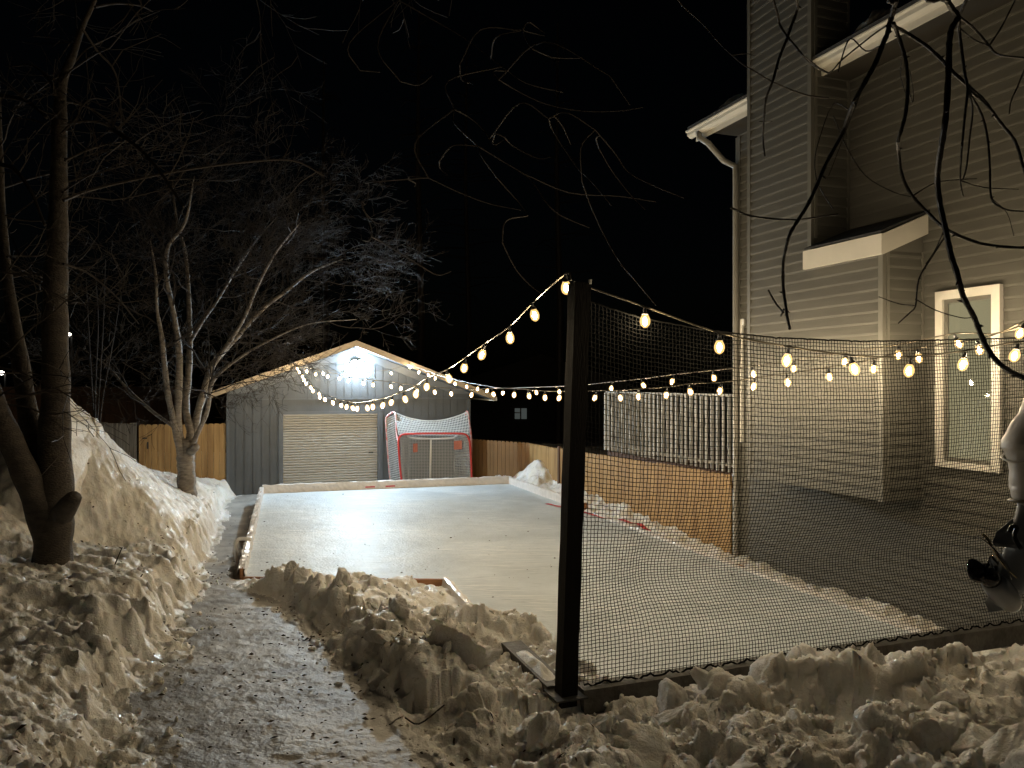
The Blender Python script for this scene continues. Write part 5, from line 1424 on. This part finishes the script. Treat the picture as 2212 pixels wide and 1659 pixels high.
# leaf litter: many small dead leaves, nobody could count them
N_ = 11000
r_ = np.exp(RNG.uniform(math.log(2.6), math.log(18), N_)); a_ = RNG.uniform(-.72, .72, N_)
lx_ = r_ * np.sin(a_); ly_ = r_ * np.cos(a_)
dens = sm(fbm(lx_ * 1.1, ly_ * 1.1, 201, 3), -.15, .55)
xl, xr = path_edges(ly_)
on_path_edge = np.exp(-((lx_ - xl) / .45) ** 2) + .9 * np.exp(-((lx_ - (xr + xl) / 2) / .8) ** 2)
rightF = (lx_ > xr + .6) & (ly_ < 5.5)
prob = dens * (.12 + .55 * on_path_edge) * np.where(rightF, .35, 1)
inr = in_poly(lx_, ly_, RINK); prob = np.where(inr, .06, prob)
er_ = (lx_ - PC[0]) * (-UE[1]) + (ly_ - PC[1]) * UE[0]
prob = np.where((er_ > 0) & (ly_ > 6.3), .12, prob)
keep = RNG.uniform(0, 1, N_) < prob
hwz = (lx_ - HP[0]) * HN[0] + (ly_ - HP[1]) * HN[1]; keep &= ~((hwz < .05) & (ly_ > 3))
lx_, ly_ = lx_[keep], ly_[keep]
clx, cly = [], []
for (px, py, n, sx, sy) in ((690, 1385, 90, .16, .22), (350, 1078, 60, .5, .25), (880, 1480, 60, .22, .18), (560, 1300, 40, .3, .2), (470, 1215, 45, .3, .5), (300, 1245, 70, .35, .5)):
    p = G(px, py, .35 if py > 1280 else .2)
    clx += list(p[0] + RNG.normal(0, sx, n)); cly += list(p[1] + RNG.normal(0, sy, n))
lx_ = np.concatenate([lx_, clx]); ly_ = np.concatenate([ly_, cly])
lz_ = surf(lx_, ly_); lz_ = np.where(in_poly(lx_, ly_, RINK), 0.0, lz_)
e_ = .03; zx = surf(lx_ + e_, ly_); zy = surf(lx_, ly_ + e_)
w = MB()
for i in range(len(lx_)):
    g1_, g2_ = np.clip((zx[i] - lz_[i]) / e_, -1, 1), np.clip((zy[i] - lz_[i]) / e_, -1, 1)
    if abs(lz_[i]) < 1e-9: g1_ = g2_ = 0
    ang = RNG.uniform(0, 6.28); s = RNG.uniform(.007, .023); a = np.array([math.cos(ang), math.sin(ang), 0]); b = np.array([-a[1], a[0], 0])
    a[2] = g1_ * a[0] + g2_ * a[1]; b[2] = g1_ * b[0] + g2_ * b[1]
    c = np.array([lx_[i], ly_[i], lz_[i] + .006]); cu = RNG.uniform(.1, .6) * s
    wd = RNG.uniform(.2, .5)
    w.add([c - a * s, c - b * s * wd + UZ * cu, c + a * s * 1.1 + UZ * cu * .4, c + b * s * wd + UZ * cu * 1.2, c + a * s * .2 - UZ * .002], [(0, 1, 4), (1, 2, 4), (2, 3, 4), (3, 0, 4)])
tag(w.build('leaf_litter', 'litter', base=(0, 0, 0)), 'dark dead leaves and bits of bark scattered over the snow', 'leaf litter', kind='stuff')
# single weed stems standing in the left bank
for i, (pp, d, lab) in enumerate(((((238, 1278), (245, 1230), (264, 1182)), 7.4, 'taller thin weed stem standing in the left snow bank'), (((277, 1298), (292, 1265), (308, 1240)), 7.0, 'shorter slanted weed stem in the left snow bank'), (((1000, 1382), (1008, 1350), (1028, 1326)), 7.2, 'thin dry stalk leaning over the inner rink plank'),
                                  (((842, 1646), (870, 1624), (905, 1615), (960, 1596)), 4.6, 'bent bare twig lying at the path edge'))):
    pts = [Q(x, y, d + .05 * k) for k, (x, y) in enumerate(pp)]
    if i == 3: pts = [np.array([q[0], q[1], hz(q[0], q[1]) + .015]) for q in [G(x, y - 60, .5) for x, y in pp]]
    w = MB(); w.tube(spline(pts, 4), .005, 5); tag(w.build('twig', 'dark_twig'), lab, 'twig')

# ---------------------------------------------------------------- light, sky, camera
wd = bpy.data.worlds.new('World'); SC.world = wd; wd.use_nodes = True
nt = wd.node_tree; bg = nt.nodes['Background']
sky = nt.nodes.new('ShaderNodeTexSky'); sky.sky_type = 'NISHITA'; sky.sun_disc = False
sky.sun_elevation = math.radians(12); sky.sun_rotation = math.radians(150); sky.dust_density = 3.0
nt.links.new(sky.outputs['Color'], bg.inputs['Color']); bg.inputs['Strength'].default_value = 0.00022
sl_ = bpy.data.lights.new('moon', 'SUN'); sl_.energy = 0.004; sl_.angle = math.radians(.5); sl_.color = (1, .95, .85)
so = bpy.data.objects.new('moon', sl_); COL.objects.link(so)
so.rotation_euler = (math.radians(78), 0, math.radians(30)); so.location = (0, -5, 20)

cam = bpy.data.cameras.new('camera'); co = bpy.data.objects.new('camera', cam); COL.objects.link(co)
co.location = (0, 0, H); co.rotation_euler = (math.radians(90), 0, 0)
cam.sensor_width = 36; cam.lens = 36 * F / 2212; cam.clip_start = .05; cam.clip_end = 600
SC.camera = co
SC.view_settings.view_transform = 'Standard'; SC.view_settings.look = 'None'; SC.view_settings.exposure = 0; SC.view_settings.gamma = 1
SC.render.resolution_x = 1024; SC.render.resolution_y = 768
cy = SC.cycles
cy.max_bounces = 6; cy.diffuse_bounces = 3; cy.glossy_bounces = 3; cy.transparent_max_bounces = 12; cy.transmission_bounces = 2
cy.sample_clamp_indirect = 3; cy.caustics_reflective = False; cy.caustics_refractive = False
cy.use_denoising = True
try:
    cy.denoiser = 'OPENIMAGEDENOISE'; cy.use_light_tree = True
except Exception:
    pass
for o in bpy.data.objects:
    if '_o' in o: del o['_o']
